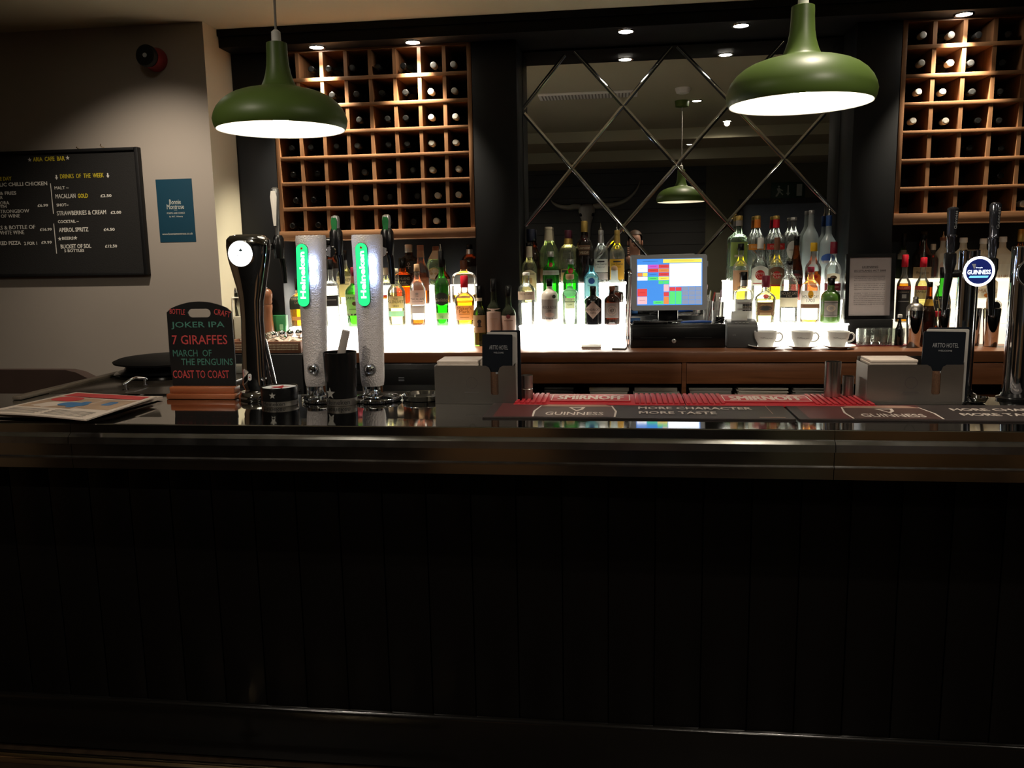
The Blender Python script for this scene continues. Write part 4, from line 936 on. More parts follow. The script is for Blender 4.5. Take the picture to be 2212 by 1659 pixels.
# stout columns on the right
m_blue = glow('blue_lit_face', (.010, .022, .17), .55, .3); m_ringl = glow('white_lit_ring', (.86, .90, 1.0), 5.0); m_litw = glow('lit_letters_white', (.80, .90, 1), 2.0); m_litb = glow('lit_letters_blue', (.15, .5, .9), 1.5)
def stout_col(label, px, pyb, x0, x1, pyt, rd, lit, taps):
    c = onbar(px, pyb, .03); Y = c.y; k = KR(c); r = (x1 - x0) / 2 * k
    o = thing('beer_column', label, 'beer tap', c, 0, 'chrome beer columns'); rel = lambda x, y, dy=0: (lambda p: Vector((p.x - c.x, dy, p.z - c.z)))(atY(x, y, Y + dy))
    H = hz(px, pyt, Y)
    b = BM(); lathe(b, [(.012, r), (H - .003, r), (H, r - .003), (H + .001, r * .5)], 48); obj('column', b, m_chrome, o)
    b = BM(); lathe(b, [(0, r * 1.45), (.006, r * 1.45), (.010, r * 1.15), (.020, r * 1.02)], 48); obj('foot', b, m_blk, o)
    q = rel(rd[0], rd[1], -r - .01); R = rd[2] * k; M_ = FRONT(q.x, -r - .02, q.z)
    b = BM(); lathe(b, [(-.022, R * .6), (0, R * .98), (.006, R), (.009, R * .97), (.0085, R * .84)], 44, 0, M=M_, cap1=False); obj('roundel_case', b, m_chrome, o)
    b = BM()
    if lit:
        disc(b, M_ @ Matrix.Translation((0, 0, .0095)), R * .98, 1, 44, R * .82); disc(b, M_ @ Matrix.Translation((0, 0, .0090)), R * .83, 0, 44); Z_ = M_ @ Matrix.Translation((0, 0, .0097))
        text(b, 'GUINNESS', Z_ @ Matrix.Translation((0, -.002, 0)), R * 1.45, R * .30, 2, .03); text(b, 'draught', Z_ @ Matrix.Translation((.0, R * .24, 0)), R * .42, R * .11, 2)
        b.faces.new([b.verts.new(Z_ @ Vector(v)) for v in ((-R * .62, -R * .42, 0), (R * .55, -R * .42, 0), (R * .62, -R * .28, 0), (-R * .55, -R * .28, 0))]).material_index = 3
        b.faces.new([b.verts.new(Z_ @ Vector(v)) for v in ((-R * .48, R * .5, 0), (-R * .22, R * .5, 0), (-R * .24, R * .24, 0), (-R * .32, R * .16, 0))]).material_index = 4
        obj('lit_roundel', b, [m_blue, m_ringl, m_litw, m_litb, mat('harp_grey', (.35, .38, .45), .4)], o, smooth=None)
    else:
        disc(b, M_ @ Matrix.Translation((0, 0, .0090)), R * .92, 0, 44); Z_ = M_ @ Matrix.Translation((0, 0, .0097)); disc(b, Z_, R * .95, 2, 44, R * .90)
        tube(b, [Z_ @ Vector((x * R, y * R, .001)) for x, y in ((-.30, .62), (-.45, .66), (-.55, .5), (-.42, .38), (-.25, .36), (-.2, .2), (-.35, .1), (-.55, .08), (-.5, -.06), (-.3, -.1), (-.2, -.22))], R * .035, 6, 1)
        obj('dark_roundel', b, [m_blk, mat('white_script', (.7, .7, .66), .5), m_silver], o, smooth=None)
    for tx, y0, ytop, side in taps:
        q = rel(tx, y0, .0); b = BM(); tube(b, [(side * r * .9, 0, q.z - .06), (q.x, 0, q.z - .06)], .012, 14); lathe(b, [(-.085, .009), (-.05, .014), (-.03, .018), (.0, .017), (.004, .012)], 18, M=Matrix.Translation((q.x, 0, q.z))); tube(b, [(q.x, 0, q.z - .06), (q.x + .006 * side, .0, q.z - .12), (q.x + .008 * side, 0, q.z - .17)], [.013, .010, .007], 12, sm=4); obj('faucet', b, m_blk, o)
        qt = rel(tx, ytop, 0); b = BM(); h = qt.z - q.z; lathe(b, [(.004, .010), (.02, .012), (h * .35, .0125), (h * .38, .0155), (h * .41, .0125), (h * .7, .0145), (h * .95, .0165), (h * .985, .013), (h, .006)], 20, M=Matrix.Translation((q.x, 0, q.z)))
        hn = obj('tap_handle', b, mat('dark_chrome_handle', (.10, .105, .13), .12, .9), o)
        b = BM(); text(b, 'Guinness', FRONT(q.x + .004, -.0162, q.z + h * .72) @ Matrix.Rotation(radians(90), 4, 'Z'), h * .38, .008); obj('handle_lettering', b, m_silver, hn, smooth=None)
    return o
stout_col('chrome beer column with a glowing blue stout roundel and two dark handles', 2083, 858, 2060, 2107, 540, (2109, 586, 36), True, ((2053, 548, 447, -1), (2143, 560, 437, 1)))
stout_col('chrome beer column with a dark unlit roundel at the right edge of the bar', 2199, 866, 2172, 2228, 532, (2224, 589, 36), False, ())
c = onbar(2092, 864, .01); sd = thing('saucer_cup', 'small chrome dish at the foot of the stout column', 'dish', c); b = BM(); lathe(b, [(0, .018), (.002, .022), (.018, .030), (.0185, .0285), (.004, .020), (.003, .001)], 28, cap1=False); obj('bowl', b, m_chrome, sd)
sd.location = (atZ(2100, 866, BARZ).x, atZ(2100, 866, BARZ).y - .035, BARZ + .0005)
# ---------------------------------------------------------------- bottles on the lit steps
PROF = {
 'spirit': [(0, .88), (.008, .97), (.025, 1), (.58, 1), (.64, .965), (.69, .84), (.74, .62), (.79, .43), (.84, .36), (1, .33)],
 'wine':   [(0, .93), (.01, 1), (.57, 1), (.63, .96), (.69, .80), (.74, .54), (.79, .41), (1, .37)],
 'slim':   [(0, .92), (.01, 1), (.50, 1), (.58, .95), (.66, .76), (.74, .54), (.82, .42), (1, .36)],
 'squat':  [(0, .88), (.015, .97), (.03, 1), (.56, 1), (.64, .98), (.70, .92), (.755, .78), (.80, .56), (.84, .38), (1, .33)],
 'round':  [(0, .80), (.02, .90), (.15, .98), (.35, 1), (.55, .98), (.66, .88), (.74, .68), (.79, .42), (.83, .27), (1, .24)],
 'square': [(0, .95), (.01, 1), (.64, 1), (.68, .97), (.72, .82), (.755, .52), (.79, .37), (1, .34)],
 'apoth':  [(0, .93), (.02, 1), (.66, 1), (.71, .96), (.76, .82), (.80, .58), (.83, .40), (.86, .36), (1, .34)],
 'taper':  [(0, .82), (.01, .86), (.3, .92), (.6, 1), (.66, .97), (.71, .84), (.76, .60), (.81, .40), (1, .33)],
 'decant': [(0, .93), (.02, .98), (.20, 1), (.60, 1), (.70, .98), (.78, .88), (.83, .70), (.865, .42), (.89, .28), (1, .25)],
 'ball':   [(0, .90), (.04, 1), (.30, 1), (.45, .93), (.57, .76), (.66, .50), (.72, .36), (.90, .33), (1, .33)],
 'beer':   [(0, .93), (.02, 1), (.50, 1), (.60, .90), (.72, .60), (.84, .44), (1, .38)],
 'cone':   [(0, .9), (.02, 1), (.42, 1), (.52, .92), (.64, .70), (.78, .47), (.9, .36), (1, .33)],
}
G = {
 'clear': glass('clear_glass', (.93, .95, .93), .02, .80), 'green': glass('green_glass', (.16, .62, .12), .02, .75), 'dkgreen': glass('dark_green_glass', (.10, .17, .02), .03, .6),
 'brown': glass('brown_glass', (.16, .045, .012), .03, .6), 'amber': glass('amber_glass', (.55, .22, .03), .02, .7), 'blue': glass('pale_blue_glass', (.42, .82, .93), .02, .8),
 'black': mat('black_glass', (.006, .006, .007), .08), 'frost': frost('frosted_glass', (.70, .76, .76)), 'white': frost('white_opal', (.85, .80, .70), .12), 'ceramic': mat('white_ceramic', (.66, .60, .55), .35),
 'olive': mat('olive_glass', (.05, .115, .02), .25), 'gclear': glass('greenish_glass', (.80, .92, .80), .02, .8),
}
LQ = {
 'gold': glass('golden_spirit', (.95, .60, .05), .05, .95, .3), 'amber': glass('amber_spirit', (.72, .27, .03), .05, .95, .3), 'red': glass('red_spirit', (.50, .08, .02), .05, .95, .3), 'yellow': glass('yellow_spirit', (.98, .85, .03), .05, .95, .3),
 'pale': glass('pale_spirit', (.97, .92, .55), .05, .95, .3), 'dark': glass('dark_spirit', (.12, .03, .01), .05, .9, .3), 'water': glass('clear_spirit', (.95, .97, .95), .03, .95, .3), 'green': glass('green_spirit', (.35, .9, .3), .05, .95, .3),
}
P = {n: paper('label_' + n, c, t) for n, c, t in (('cream', (.70, .60, .46), .5), ('white', (.82, .80, .74), .5), ('tan', (.56, .38, .20), .42), ('black', (.012, .011, .011), .05), ('pink', (.68, .50, .43), .45), ('grey', (.40, .36, .34), .42), ('green', (.02, .07, .03), .1),
     ('dkgreen', (.018, .03, .02), .05), ('yellow', (.75, .42, .03), .35), ('orange', (.75, .25, .03), .35), ('red', (.55, .02, .02), .3), ('brown', (.13, .065, .035), .25), ('sky', (.35, .72, .85), .5), ('lime', (.26, .34, .08), .4), ('silver', (.45, .45, .44), .1), ('rum', (.42, .23, .13), .35), ('blue', (.05, .12, .4), .3), ('maroon', (.14, .012, .02), .1), ('ink', (.02, .018, .018), .0), ('green_cast', (.35, .85, .45), .6))}
CAPM = {'black': m_blk, 'red': mat('red_cap', (.60, .012, .03), .35), 'gold': m_gold, 'silver': m_silver, 'cork': m_cork, 'white': m_white, 'orange': mat('orange_cap', (.72, .20, .03), .4), 'maroon': mat('maroon_cap', (.20, .01, .03), .4), 'navy': mat('navy_cap', (.015, .02, .05), .4), 'blue': mat('blue_cap', (.02, .07, .25), .4), 'brown': mat('brown_cap', (.20, .075, .04), .45), 'yellow': mat('yellow_cap', (.75, .45, .02), .4), 'purple': mat('purple_cap', (.08, .012, .03), .4), 'cream': mat('cream_cap', (.62, .55, .42), .5)}

def bottle(label, px, top, cap_y, w, kind, glassk, row, cap=('black', .36), liq=None, labels=(), n=2.0, dr=1.0, pour=None, neck=None, group=None, base=None, Y=None, name='spirit_bottle', cat='bottle', face=.6, collar=None):
    if base is not None:                                    # standing on the counter itself
        p = atZ(px, base, CNZ); Y = p.y + w / 2 * KR(p); z0 = CNZ + .0005
    else:
        Y = Y or ROWY[row]; z0 = ROWZ[row] + .0006
    X = atY(px, (top + 700) / 2, Y).x; X = (atY(px, top, Y).x + X) / 2
    a = w / 2 * KR((X, Y)); dep = a * dr; zt = atY(px, top, Y).z - z0; zc = atY(px, cap_y, Y).z - z0
    dep = min(dep, .045 if row else 1); dr = dep / a
    o = thing(name, label, cat, (X, Y, z0), atan2(-X, Y) * face, group)
    pr = PROF[kind]; Hg = zc + (zt - zc) * .30
    lo_ = [q for q in pr if q[0] < .5]; prof = [(t * Hg, r * a) for t, r in lo_ + catmull([q for q in pr if q[0] >= .5], 3)]
    b = BM(); lathe(b, prof, 28, 0, n, dr); obj('glass_body', b, G[glassk], o)
    def rad(z):
        for (za, ra), (zb_, rb_) in zip(prof, prof[1:]):
            if za <= z <= zb_: return ra + (rb_ - ra) * (z - za) / max(1e-6, zb_ - za)
        return prof[-1][1]
    if liq:
        lev, lm = liq; zl_ = atY(px, lev, Y).z - z0; b = BM()
        lp = [(.006, rad(.004) * .86)] + [(z, r * .93) for z, r in prof if .008 < z < zl_ - .001] + [(zl_, rad(zl_) * .93)]
        lathe(b, lp, 24, 0, n, dr); obj('liquid', b, LQ[lm], o)
    if cap:
        ck, cr = cap; rc = max(a * cr, rad(zc) * 1.08); b = BM()
        if ck == 'ball': bmesh.ops.create_uvsphere(b, u_segments=20, v_segments=12, radius=(zt - zc) * .52, matrix=Matrix.Translation((0, 0, (zt + zc) / 2 + .001))); obj('cork_stopper', b, m_cork, o)
        else:
            lathe(b, [(zc, rc), (zc + .001, rc * 1.02), (zt - .003, rc), (zt - .0006, rc * .92), (zt, rc * .7)], 24); obj('cap', b, CAPM[ck], o)
        if neck: 
            nk, ny = neck; zn = atY(px, ny, Y).z - z0; b = BM(); lathe(b, [(zn, rad(zn) * 1.05 + .0006), (zc - .0005, max(rad(zc) * 1.05 + .0006, rc * .96))], 24, cap0=False, cap1=False); obj('neck_band', b, CAPM.get(nk) or P[nk], o)
    if pour:
        zp = atY(px, pour, Y).z - z0; b = BM(); lathe(b, [(zt - .004, .009), (zt + .004, .008), (zt + (zp - zt) * .4, .0035), (zp, .0025)], 12); obj('pourer', b, m_chrome, o)
    for L in labels:
        y0, y1, hw, pm, texts = L[:5]; xo = (L[5] if len(L) > 5 else 0) * a
        zb_, zt_ = max(.003, atY(px, y1, Y - dep).z - z0), atY(px, y0, Y - dep).z - z0
        def surf(x, z, off):
            ra = rad(min(max(z, .001), Hg)); u = min(.985, abs(x) / max(ra, 1e-4)); return Vector((min(max(x, -ra * .985), ra * .985), -ra * dr * (1 - u ** n) ** (1 / n) - off, z))
        b = BM(); nx, nz = 14, 6; g = []
        shape = L[6] if len(L) > 6 else 'rect'
        for i in range(nx + 1):
            u = -1 + 2 * i / nx; col = []
            for j in range(nz + 1):
                v = -1 + 2 * j / nz; uu, vv = u, v
                if shape == 'oval': vv = v * sqrt(max(0, 1 - u * u)) if abs(u) < 1 else 0
                if shape == 'diamond': vv = v * (1 - abs(u))
                if shape == 'arch' and v > 0: vv = v * (1 - .35 * u * u)
                zz_ = (zb_ + zt_) / 2 + vv * (zt_ - zb_) / 2; xx = xo + hw * a * sin(uu * pi / 2) if shape == 'rect' else xo + hw * a * uu
                col.append(b.verts.new(surf(xx, zz_, .0007)))
            g.append(col)
        for i in range(nx):
            for j in range(nz):
                try: b.faces.new((g[i][j], g[i + 1][j], g[i + 1][j + 1], g[i][j + 1]))
                except ValueError: pass
        mats = [P[pm]]
        for tx in texts:
            s, mk, ty, th, tw = tx[:5]; mk = P.get(mk) or CAPM.get(mk); 
            if mk not in mats: mats.append(mk)
            zc_ = atY(px, ty, Y - dep).z - z0; wm = tw * a * 2; hm = th / FPX * Y; mi = mats.index(mk)
            if s == '#disc':
                R1, R2 = [[b.verts.new(surf(xo + cos(2 * pi * q / 20) * wm * f / 2, zc_ + sin(2 * pi * q / 20) * hm * f / 2, .0011)) for q in range(20)] for f in (.5, 1)]; c_ = b.verts.new(surf(xo, zc_, .0011))
                for q in range(20): b.faces.new((c_, R1[q], R1[(q + 1) % 20])).material_index = mi; b.faces.new((R1[q], R2[q], R2[(q + 1) % 20], R1[(q + 1) % 20])).material_index = mi
            elif s == '#bar':
                N_ = 10; lo = [b.verts.new(surf(xo + wm * (q / N_ - .5), zc_ - hm / 2, .0011)) for q in range(N_ + 1)]; hi = [b.verts.new(surf(xo + wm * (q / N_ - .5), zc_ + hm / 2, .0011)) for q in range(N_ + 1)]
                for q in range(N_): b.faces.new((lo[q], lo[q + 1], hi[q + 1], hi[q])).material_index = mi
            else: text(b, s, None, wm, hm, mi, 0.0, warp=lambda x, y: surf(xo + x, zc_ + y, .0016))
        bmesh.ops.dissolve_degenerate(b, dist=1e-6, edges=b.edges[:])
        obj('label', b, mats, o, smooth=None)
    return o
GA, GB_, GC_, GD_ = 'spirits on the shelf behind the beer columns', 'spirits on the shelf left of the till', 'spirits on the shelf right of the till', 'liqueurs behind the stout columns'
I = 'ink'
# --- behind the beer columns
bottle('amber whiskey bottle with dark green label, half behind the left frosted column', 645, 600, 626, 42, 'squat', 'clear', 1, ('black', .36), (640, 'gold'), [(641, 668, .96, 'dkgreen', [('TULLAMORE', 'tan', 646, 5, .78), ('DEW', 'tan', 654, 5, .35)]), (684, 692, .7, 'tan', [])], n=3, group=GA)
bottle('clear angular bottle with slanted black label between the two frosted columns', 714, 560, 582, 34, 'square', 'clear', 1, ('black', .4), (620, 'water'), [(638, 662, .95, 'black', [('#bar', 'silver', 648, 1.4, .7)])], n=4, group=GA)
bottle('dark brown bottle with black cap, on the top step between the frosted columns', 716, 528, 546, 36, 'spirit', 'brown', 3, ('black', .34), None, [(580, 606, .9, 'black', [])], group=GA)
bottle('pale whisky bottle with wide white label beside the right frosted column', 744, 541, 562, 36, 'spirit', 'clear', 2, ('black', .32), (585, 'pale'), [(597, 642, .95, 'cream', [('TALISKER', I, 605, 7, .85), ('#bar', I, 614, 1.05, .6)])], group=GA)
bottle('green whiskey bottle with cream label, cut by the right frosted column', 766, 577, 596, 44, 'taper', 'green', 1, ('maroon', .33), (632, 'pale'), [(636, 682, .92, 'cream', [('JAMESON', I, 645, 7, .86), ('#disc', 'brown', 656, 9, .26), ('#bar', I, 668, 1.05, .6), ('#bar', 'dkgreen', 680, 4, 1.8)])], neck=('brown', 612), group=GA)
bottle('clear bottle with small orange and red labels, right of the frosted columns', 834, 578, 594, 30, 'spirit', 'clear', 2, ('cream', .36), (640, 'pale'), [(637, 645, .95, 'orange', [('#bar', 'red', 639, 4, .9)])], group=GA)
bottle('pale whisky bottle with cream cap and light blue base label', 855, 580, 590, 40, 'spirit', 'clear', 1, ('cream', .36), (632, 'pale'), [(640, 666, .8, 'cream', [('THE', I, 646, 4, .25), ('GLENLIVET', I, 652, 6, .8), ('1824', I, 661, 4, .3)]), (672, 684, .78, 'sky', [])], group=GA)
bottle('amber flat whisky bottle with black label, behind the light-blue-labelled one', 870, 557, 579, 42, 'squat', 'amber', 2, ('black', .38), (600, 'gold'), [(594, 618, .96, 'black', [('HIGHLAND', 'cream', 602, 6, .8), ('PARK', 'cream', 610, 6, .45), ('#bar', 'cream', 615, 0.8, .6)])], n=3, group=GA)
bottle('dark brown bottle with silver neck and an ankh on its black label', 884, 528, 545, 46, 'apoth', 'brown', 3, ('silver', .27), None, [(552, 590, .92, 'black', [('#disc', 'cream', 570, 6, .12), ('#disc', 'black', 570, 4, .07), ('#bar', 'cream', 577, 8, .04), ('#bar', 'cream', 576, 1.6, .2)])], group=GA)
bottle('amber whisky bottle with cream label and grey lower band', 901, 570, 586, 34, 'squat', 'clear', 1, ('cork', .34), (690, 'amber'), [(627, 659, .9, 'pink', [('#disc', 'grey', 635, 5, .2), ('THE', I, 640, 2.5, .2), ('MACALLAN', I, 646, 5, .8), ('#bar', I, 652, 0.8, .7)]), (660, 677, .88, 'grey', [('#bar', 'cream', 663, 1.5, 1.5)])], n=2.6, group=GA)
bottle('slender amber bottle with tan capsule and peach label', 909, 529, 541, 37, 'slim', 'clear', 2, ('brown', .36), (589, 'amber'), [(600, 628, .9, 'rum', [('#bar', 'tan', 604, 1.4, .6)])], neck=('rum', 556), group=GA)
bottle('round-bodied clear bottle with oval cream labels and dark stopper', 942, 532, 541, 42, 'round', 'gclear', 3, ('brown', .33), (606, 'pale'), [(578, 604, .62, 'tan', [('#disc', 'cream', 591, 20, .9)], -.2, 'oval')], neck=('cream', 560), group=GA)
bottle('brown bottle hidden behind the tall green single malt bottle', 956, 560, 572, 34, 'spirit', 'brown', 2, ('black', .34), None, [(603, 640, .9, 'pink', [])], group=GA)
bottle('tall green single malt bottle with black neck and pourer', 953, 542, 577, 32, 'taper', 'green', 1, ('black', .33), (660, 'green'), [(632, 660, .95, 'dkgreen', [('Glenfiddich', 'cream', 648, 7, .85)], 0, 'oval'), (676, 690, .9, 'cream', [('12', I, 685, 5, .18)])], pour=527, n=2.6, group=GA)
bottle('large clear round-shouldered decanter bottle with brown stopper and amber spirit', 1002, 562, 582, 54, 'decant', 'clear', 2, ('brown', .26), (637, 'gold'), [(632, 644, .5, 'tan', [])], dr=.8, group=GA)
bottle('dark brown bottle with silver neck, behind the decanter bottle', 1015, 528, 538, 36, 'squat', 'brown', 3, ('black', .33), None, [(575, 600, .8, 'black', [])], neck=('silver', 549), group=GA)
bottle('bourbon bottle with dripping red wax cap and cream label', 1003, 595, 621, 43, 'taper', 'clear', 1, ('red', .35), (650, 'gold'), [(660, 692, .93, 'pink', [("Maker's", 'brown', 666, 7, .72), ('Mark', 'brown', 673, 7, .52), ('#bar', 'brown', 679, 0.8, .55), ('#bar', 'brown', 686, 0.8, .45)])], n=2.8, dr=.8, group=GA)
GW = 'wine bottles on the back counter'
bottle('green wine bottle with tan label and black bird, leftmost of the counter wines', 1035, 617, 643, 29, 'wine', 'dkgreen', 0, ('black', .42), (683, 'dark'), [(681, 719, .96, 'tan', [('#disc', I, 695, 9, .30), ('#bar', I, 703, 8, .20), ('#bar', I, 706, 1.5, .4)])], neck=('cream', 650), group=GW, base=748, name='wine_bottle')
bottle('dark wine bottle with plain pink label, middle and tallest of the counter wines', 1066, 602, 630, 32, 'wine', 'dkgreen', 0, ('black', .43), (668, 'dark'), [(667, 720, .96, 'pink', [('#bar', 'tan', 689, 1.4, .5)])], group=GW, base=749, name='wine_bottle')
bottle('dark wine bottle with pink label and shield crest, rightmost of the counter wines', 1098, 617, 640, 32, 'wine', 'dkgreen', 0, ('black', .42), (672, 'dark'), [(682, 722, .96, 'pink', [('#disc', 'maroon', 684, 9, .3), ('#bar', 'brown', 693, 1.4, .6)])], group=GW, base=749, name='wine_bottle')
bottle('wine bottle with white capsule peeping from behind the crested one', 1104, 616, 640, 30, 'wine', 'dkgreen', 0, ('white', .38), None, [], group=GW, base=738.5, name='wine_bottle')
# --- left of the till
bottle('brown bottle with navy capsule at the left edge of the mirror', 1147, 495, 520, 42, 'slim', 'brown', 3, ('navy', .42), None, [], group=GB_)
bottle('clear vermouth bottle with cream arched label and black cap', 1143, 524, 532, 33, 'wine', 'clear', 2, ('black', .35), (590, 'pale'), [(583, 628, .92, 'cream', [('#bar', I, 592, 1.4, .7), ('#bar', 'tan', 606, 10, .4)], 0, 'arch')], neck=('cream', 556), group=GB_)
bottle('greenish bottle with pale cap and cream foil neck behind the first green gin bottle', 1185, 490, 497, 40, 'slim', 'gclear', 3, ('cream', .36), (578, 'pale'), [(580, 608, .9, 'brown', [])], neck=('cream', 520), group=GB_)
bottle('clear round-shouldered bottle with purple cap and gold neck label', 1227, 497, 515, 40, 'squat', 'clear', 3, ('purple', .35), (585, 'pale'), [(582, 606, .75, 'tan', [('#bar', I, 586, 5, 1.0)])], neck=('gold', 528), group=GB_)
bottle('cognac bottle with gold cap and brown glass, tallest by the mirror skull', 1262, 477, 501, 37, 'squat', 'brown', 3, ('gold', .36), (555, 'red'), [(529, 540, .7, 'brown', [('Courvoisier', 'cream', 535, 5, .65)]), (541, 551, .6, 'brown', [('VSOP', 'cream', 546, 5, .5)])], group=GB_)
bottle('clear tequila bottle with white label and silver neck', 1298, 497, 508, 31, 'spirit', 'clear', 3, ('silver', .36), (598, 'water'), [(560, 588, .95, 'white', [('Jose Cuervo', I, 571, 6, .8), ('#bar', I, 565, 3, .5), ('Especial', I, 577, 3, .5)]), (590, 604, .95, 'grey', [])], neck=('silver', 525), pour=481, group=GB_)
bottle('clear tequila bottle with yellow label and gold neck', 1333, 497, 508, 32, 'spirit', 'clear', 3, ('gold', .36), (598, 'yellow'), [(560, 604, .95, 'yellow', [('Jose Cuervo', I, 571, 6, .8), ('#bar', I, 565, 3, .5), ('Especial', I, 577, 3, .5)])], neck=('gold', 525), pour=480, group=GB_)
bottle('first of two green gin bottles with red seals, with a silver band', 1190, 543, 555, 36, 'squat', 'green', 2, ('silver', .33), (590, 'green'), [(567, 577, .24, 'red', [], 0, 'oval'), (584, 594, .97, 'silver', [('#bar', 'grey', 589, 1.05, .8)])], group=GB_)
bottle('green gin bottle with red seal and pourer, lower of the green pair', 1233, 560, 571, 34, 'squat', 'green', 2, ('silver', .35), (610, 'green'), [(579, 591, .36, 'red', [], 0, 'oval')], pour=541, group=GB_)
bottle('pale blue gin bottle with ornate white label and black cap', 1278, 558, 573, 33, 'spirit', 'blue', 2, ('black', .36), (590, 'water'), [(590, 640, .80, 'white', [('BOMBAY', I, 599, 4, .6), ('#disc', 'blue', 607, 13, .42), ('Sapphire', I, 617, 4, .5)], 0, 'arch')], n=4, group=GB_)
bottle('stubby clear tequila bottle with round cork stopper', 1327, 574, 588, 45, 'ball', 'frost', 2, ('ball', .4), (640, 'dark'), [], group=GB_, dr=.85)  # dark liquid paints a reflection low in the bottle
bottle('clear embossed gin bottle with white stopper and pale pink band label', 1137, 588, 595, 37, 'apoth', 'clear', 1, ('white', .42), (640, 'water'), [(630, 648, .97, 'pink', [('THE BOTANIST', 'brown', 635, 5, .8)])], group=GB_)
bottle('white ceramic gin bottle with grey patterned label and black stopper', 1187, 602, 612, 36, 'apoth', 'ceramic', 1, ('black', .40), None, [(647, 690, .97, 'grey', [('ROCK ROSE', I, 664, 6, .8), ('GIN', I, 671, 3, .2), ('#disc', 'pink', 680, 10, .55), ('#bar', I, 689, 2, 1.7)]), (637, 645, .22, 'black', [], .55, 'oval')], neck=('black', 618), group=GB_)
bottle('pale gin bottle with wooden stopper and small cream label', 1231, 592, 602, 33, 'square', 'gclear', 1, ('cork', .55), (690, 'water'), [(643, 667, .62, 'cream', [('OLD', I, 648, 3, .3), ('#bar', I, 652, 1.4, .7), ('GIN', I, 658, 3, .3)]), (618, 642, .9, 'green_cast', [], 0, 'oval')], neck=('tan', 604), group=GB_)  # blank oval paints green light coming through from the bottle behind
bottle('black apothecary gin bottle with pink diamond label', 1281, 618, 630, 38, 'apoth', 'black', 1, ('black', .34), None, [(650, 689, .97, 'pink', [("HENDRICK'S", I, 669, 5, .86), ('GIN', I, 676, 4, .3)], 0, 'diamond')], group=GB_)
bottle('brown gin bottle with square stamp label, beside the black apothecary bottle', 1322, 618, 626, 34, 'apoth', 'brown', 1, ('brown', .36), (690, 'dark'), [(654, 687, .84, 'grey', [('#disc', 'pink', 671, 20, .62), ('#disc', 'grey', 671, 17, .52), ('47', 'brown', 671, 7, .3)])], n=2.4, group=GB_)
bottle('second brown gin bottle right behind the square-stamped one', 1330, 617, 626, 32, 'apoth', 'brown', 2, ('black', .36), None, [], group=GB_, Y=4.478)
# --- right of the till
bottle('square-shouldered vodka bottle with grassy green label, top step nearest the till', 1596, 466, 476, 39, 'square', 'gclear', 3, ('gold', .34), (602, 'water'), [(523, 575, .92, 'lime', [('#disc', 'brown', 538, 7, .2), ('#bar', 'cream', 553, 5, .5)])], n=4, neck=('grey', 488), group=GC_)
bottle('clear vodka bottle with orange neck capsule', 1635, 466, 474, 37, 'spirit', 'clear', 3, ('gold', .33), (600, 'water'), [(527, 540, .96, 'orange', [('STOLICHNAYA', 'cream', 533, 5, .7)])], neck=('orange', 492), group=GC_)
bottle('clear vodka bottle with red neck capsule', 1676, 466, 474, 39, 'spirit', 'clear', 3, ('gold', .33), (600, 'water'), [(526, 539, .96, 'red', [('STOLICHNAYA', 'cream', 532, 5, .7)])], neck=('red', 492), group=GC_)
bottle('clear spirit bottle with silver-collared neck between the red-capped vodka and frosted bottle', 1713, 469, 476, 36, 'squat', 'clear', 3, ('silver', .38), (600, 'water'), [(520, 560, .8, 'white', [('#bar', 'grey', 540, 1.4, .5)], 0, 'oval')], group=GC_)
bottle('tall frosted vodka bottle with etched tree', 1751, 454, 462, 35, 'spirit', 'frost', 3, ('silver', .28), None, [(545, 565, .4, 'grey', [], .3, 'oval')], group=GC_)
bottle('frosted vodka bottle with blue neck capsule and blue landscape label', 1789, 465, 488, 36, 'spirit', 'frost', 3, ('blue', .36), None, [(548, 570, .85, 'blue', [('#bar', 'white', 566, 6, 1.2)], 0, 'oval')], pour=443, group=GC_)
bottle('spiced rum bottle with brown picture label and black pourer cap', 1600, 526, 541, 34, 'spirit', 'clear', 2, ('black', .40), (626, 'yellow'), [(584, 627, .95, 'rum', [('#bar', 'brown', 600, 18, .14), ('#disc', 'brown', 591, 5, .2), ('#disc', 'cream', 622, 8, .4)])], group=GC_)
bottle('white rum bottle with round white label and red sun', 1642, 513, 537, 38, 'spirit', 'clear', 2, ('white', .33), (560, 'water'), [(574, 617, .95, 'white', [('#disc', 'red', 594, 20, .55), ('Havana', 'white', 590, 6, .55), ('Club', 'white', 598, 6, .35), ('#bar', 'red', 612, 2, .8)], 0, 'arch')], group=GC_)
bottle('golden rum bottle with dark brown arched label', 1678, 513, 540, 35, 'spirit', 'clear', 2, ('brown', .34), (612, 'yellow'), [(576, 619, .96, 'brown', [('#disc', 'red', 594, 16, .5), ('Havana', 'white', 591, 6, .7), ('Club', 'white', 598, 6, .42), ('#bar', 'red', 616, 2, .9)], 0, 'arch')], group=GC_)
bottle('dark amber rum bottle with black and red label behind the silver rum', 1720, 510, 520, 31, 'cone', 'amber', 2, ('black', .40), (560, 'red'), [(584, 614, .96, 'black', [('#disc', 'maroon', 600, 18, .8), ('Havana', 'white', 597, 6, .8), ('Club', 'white', 604, 6, .45)])], neck=('black', 530), group=GC_)
bottle('amber liqueur bottle with yellow cap above the gold rum', 1757, 524, 543, 36, 'spirit', 'clear', 2, ('yellow', .42), (586, 'amber'), [(590, 622, .8, 'orange', [('#disc', 'red', 598, 7, .3)], .2, 'oval')], group=GC_)
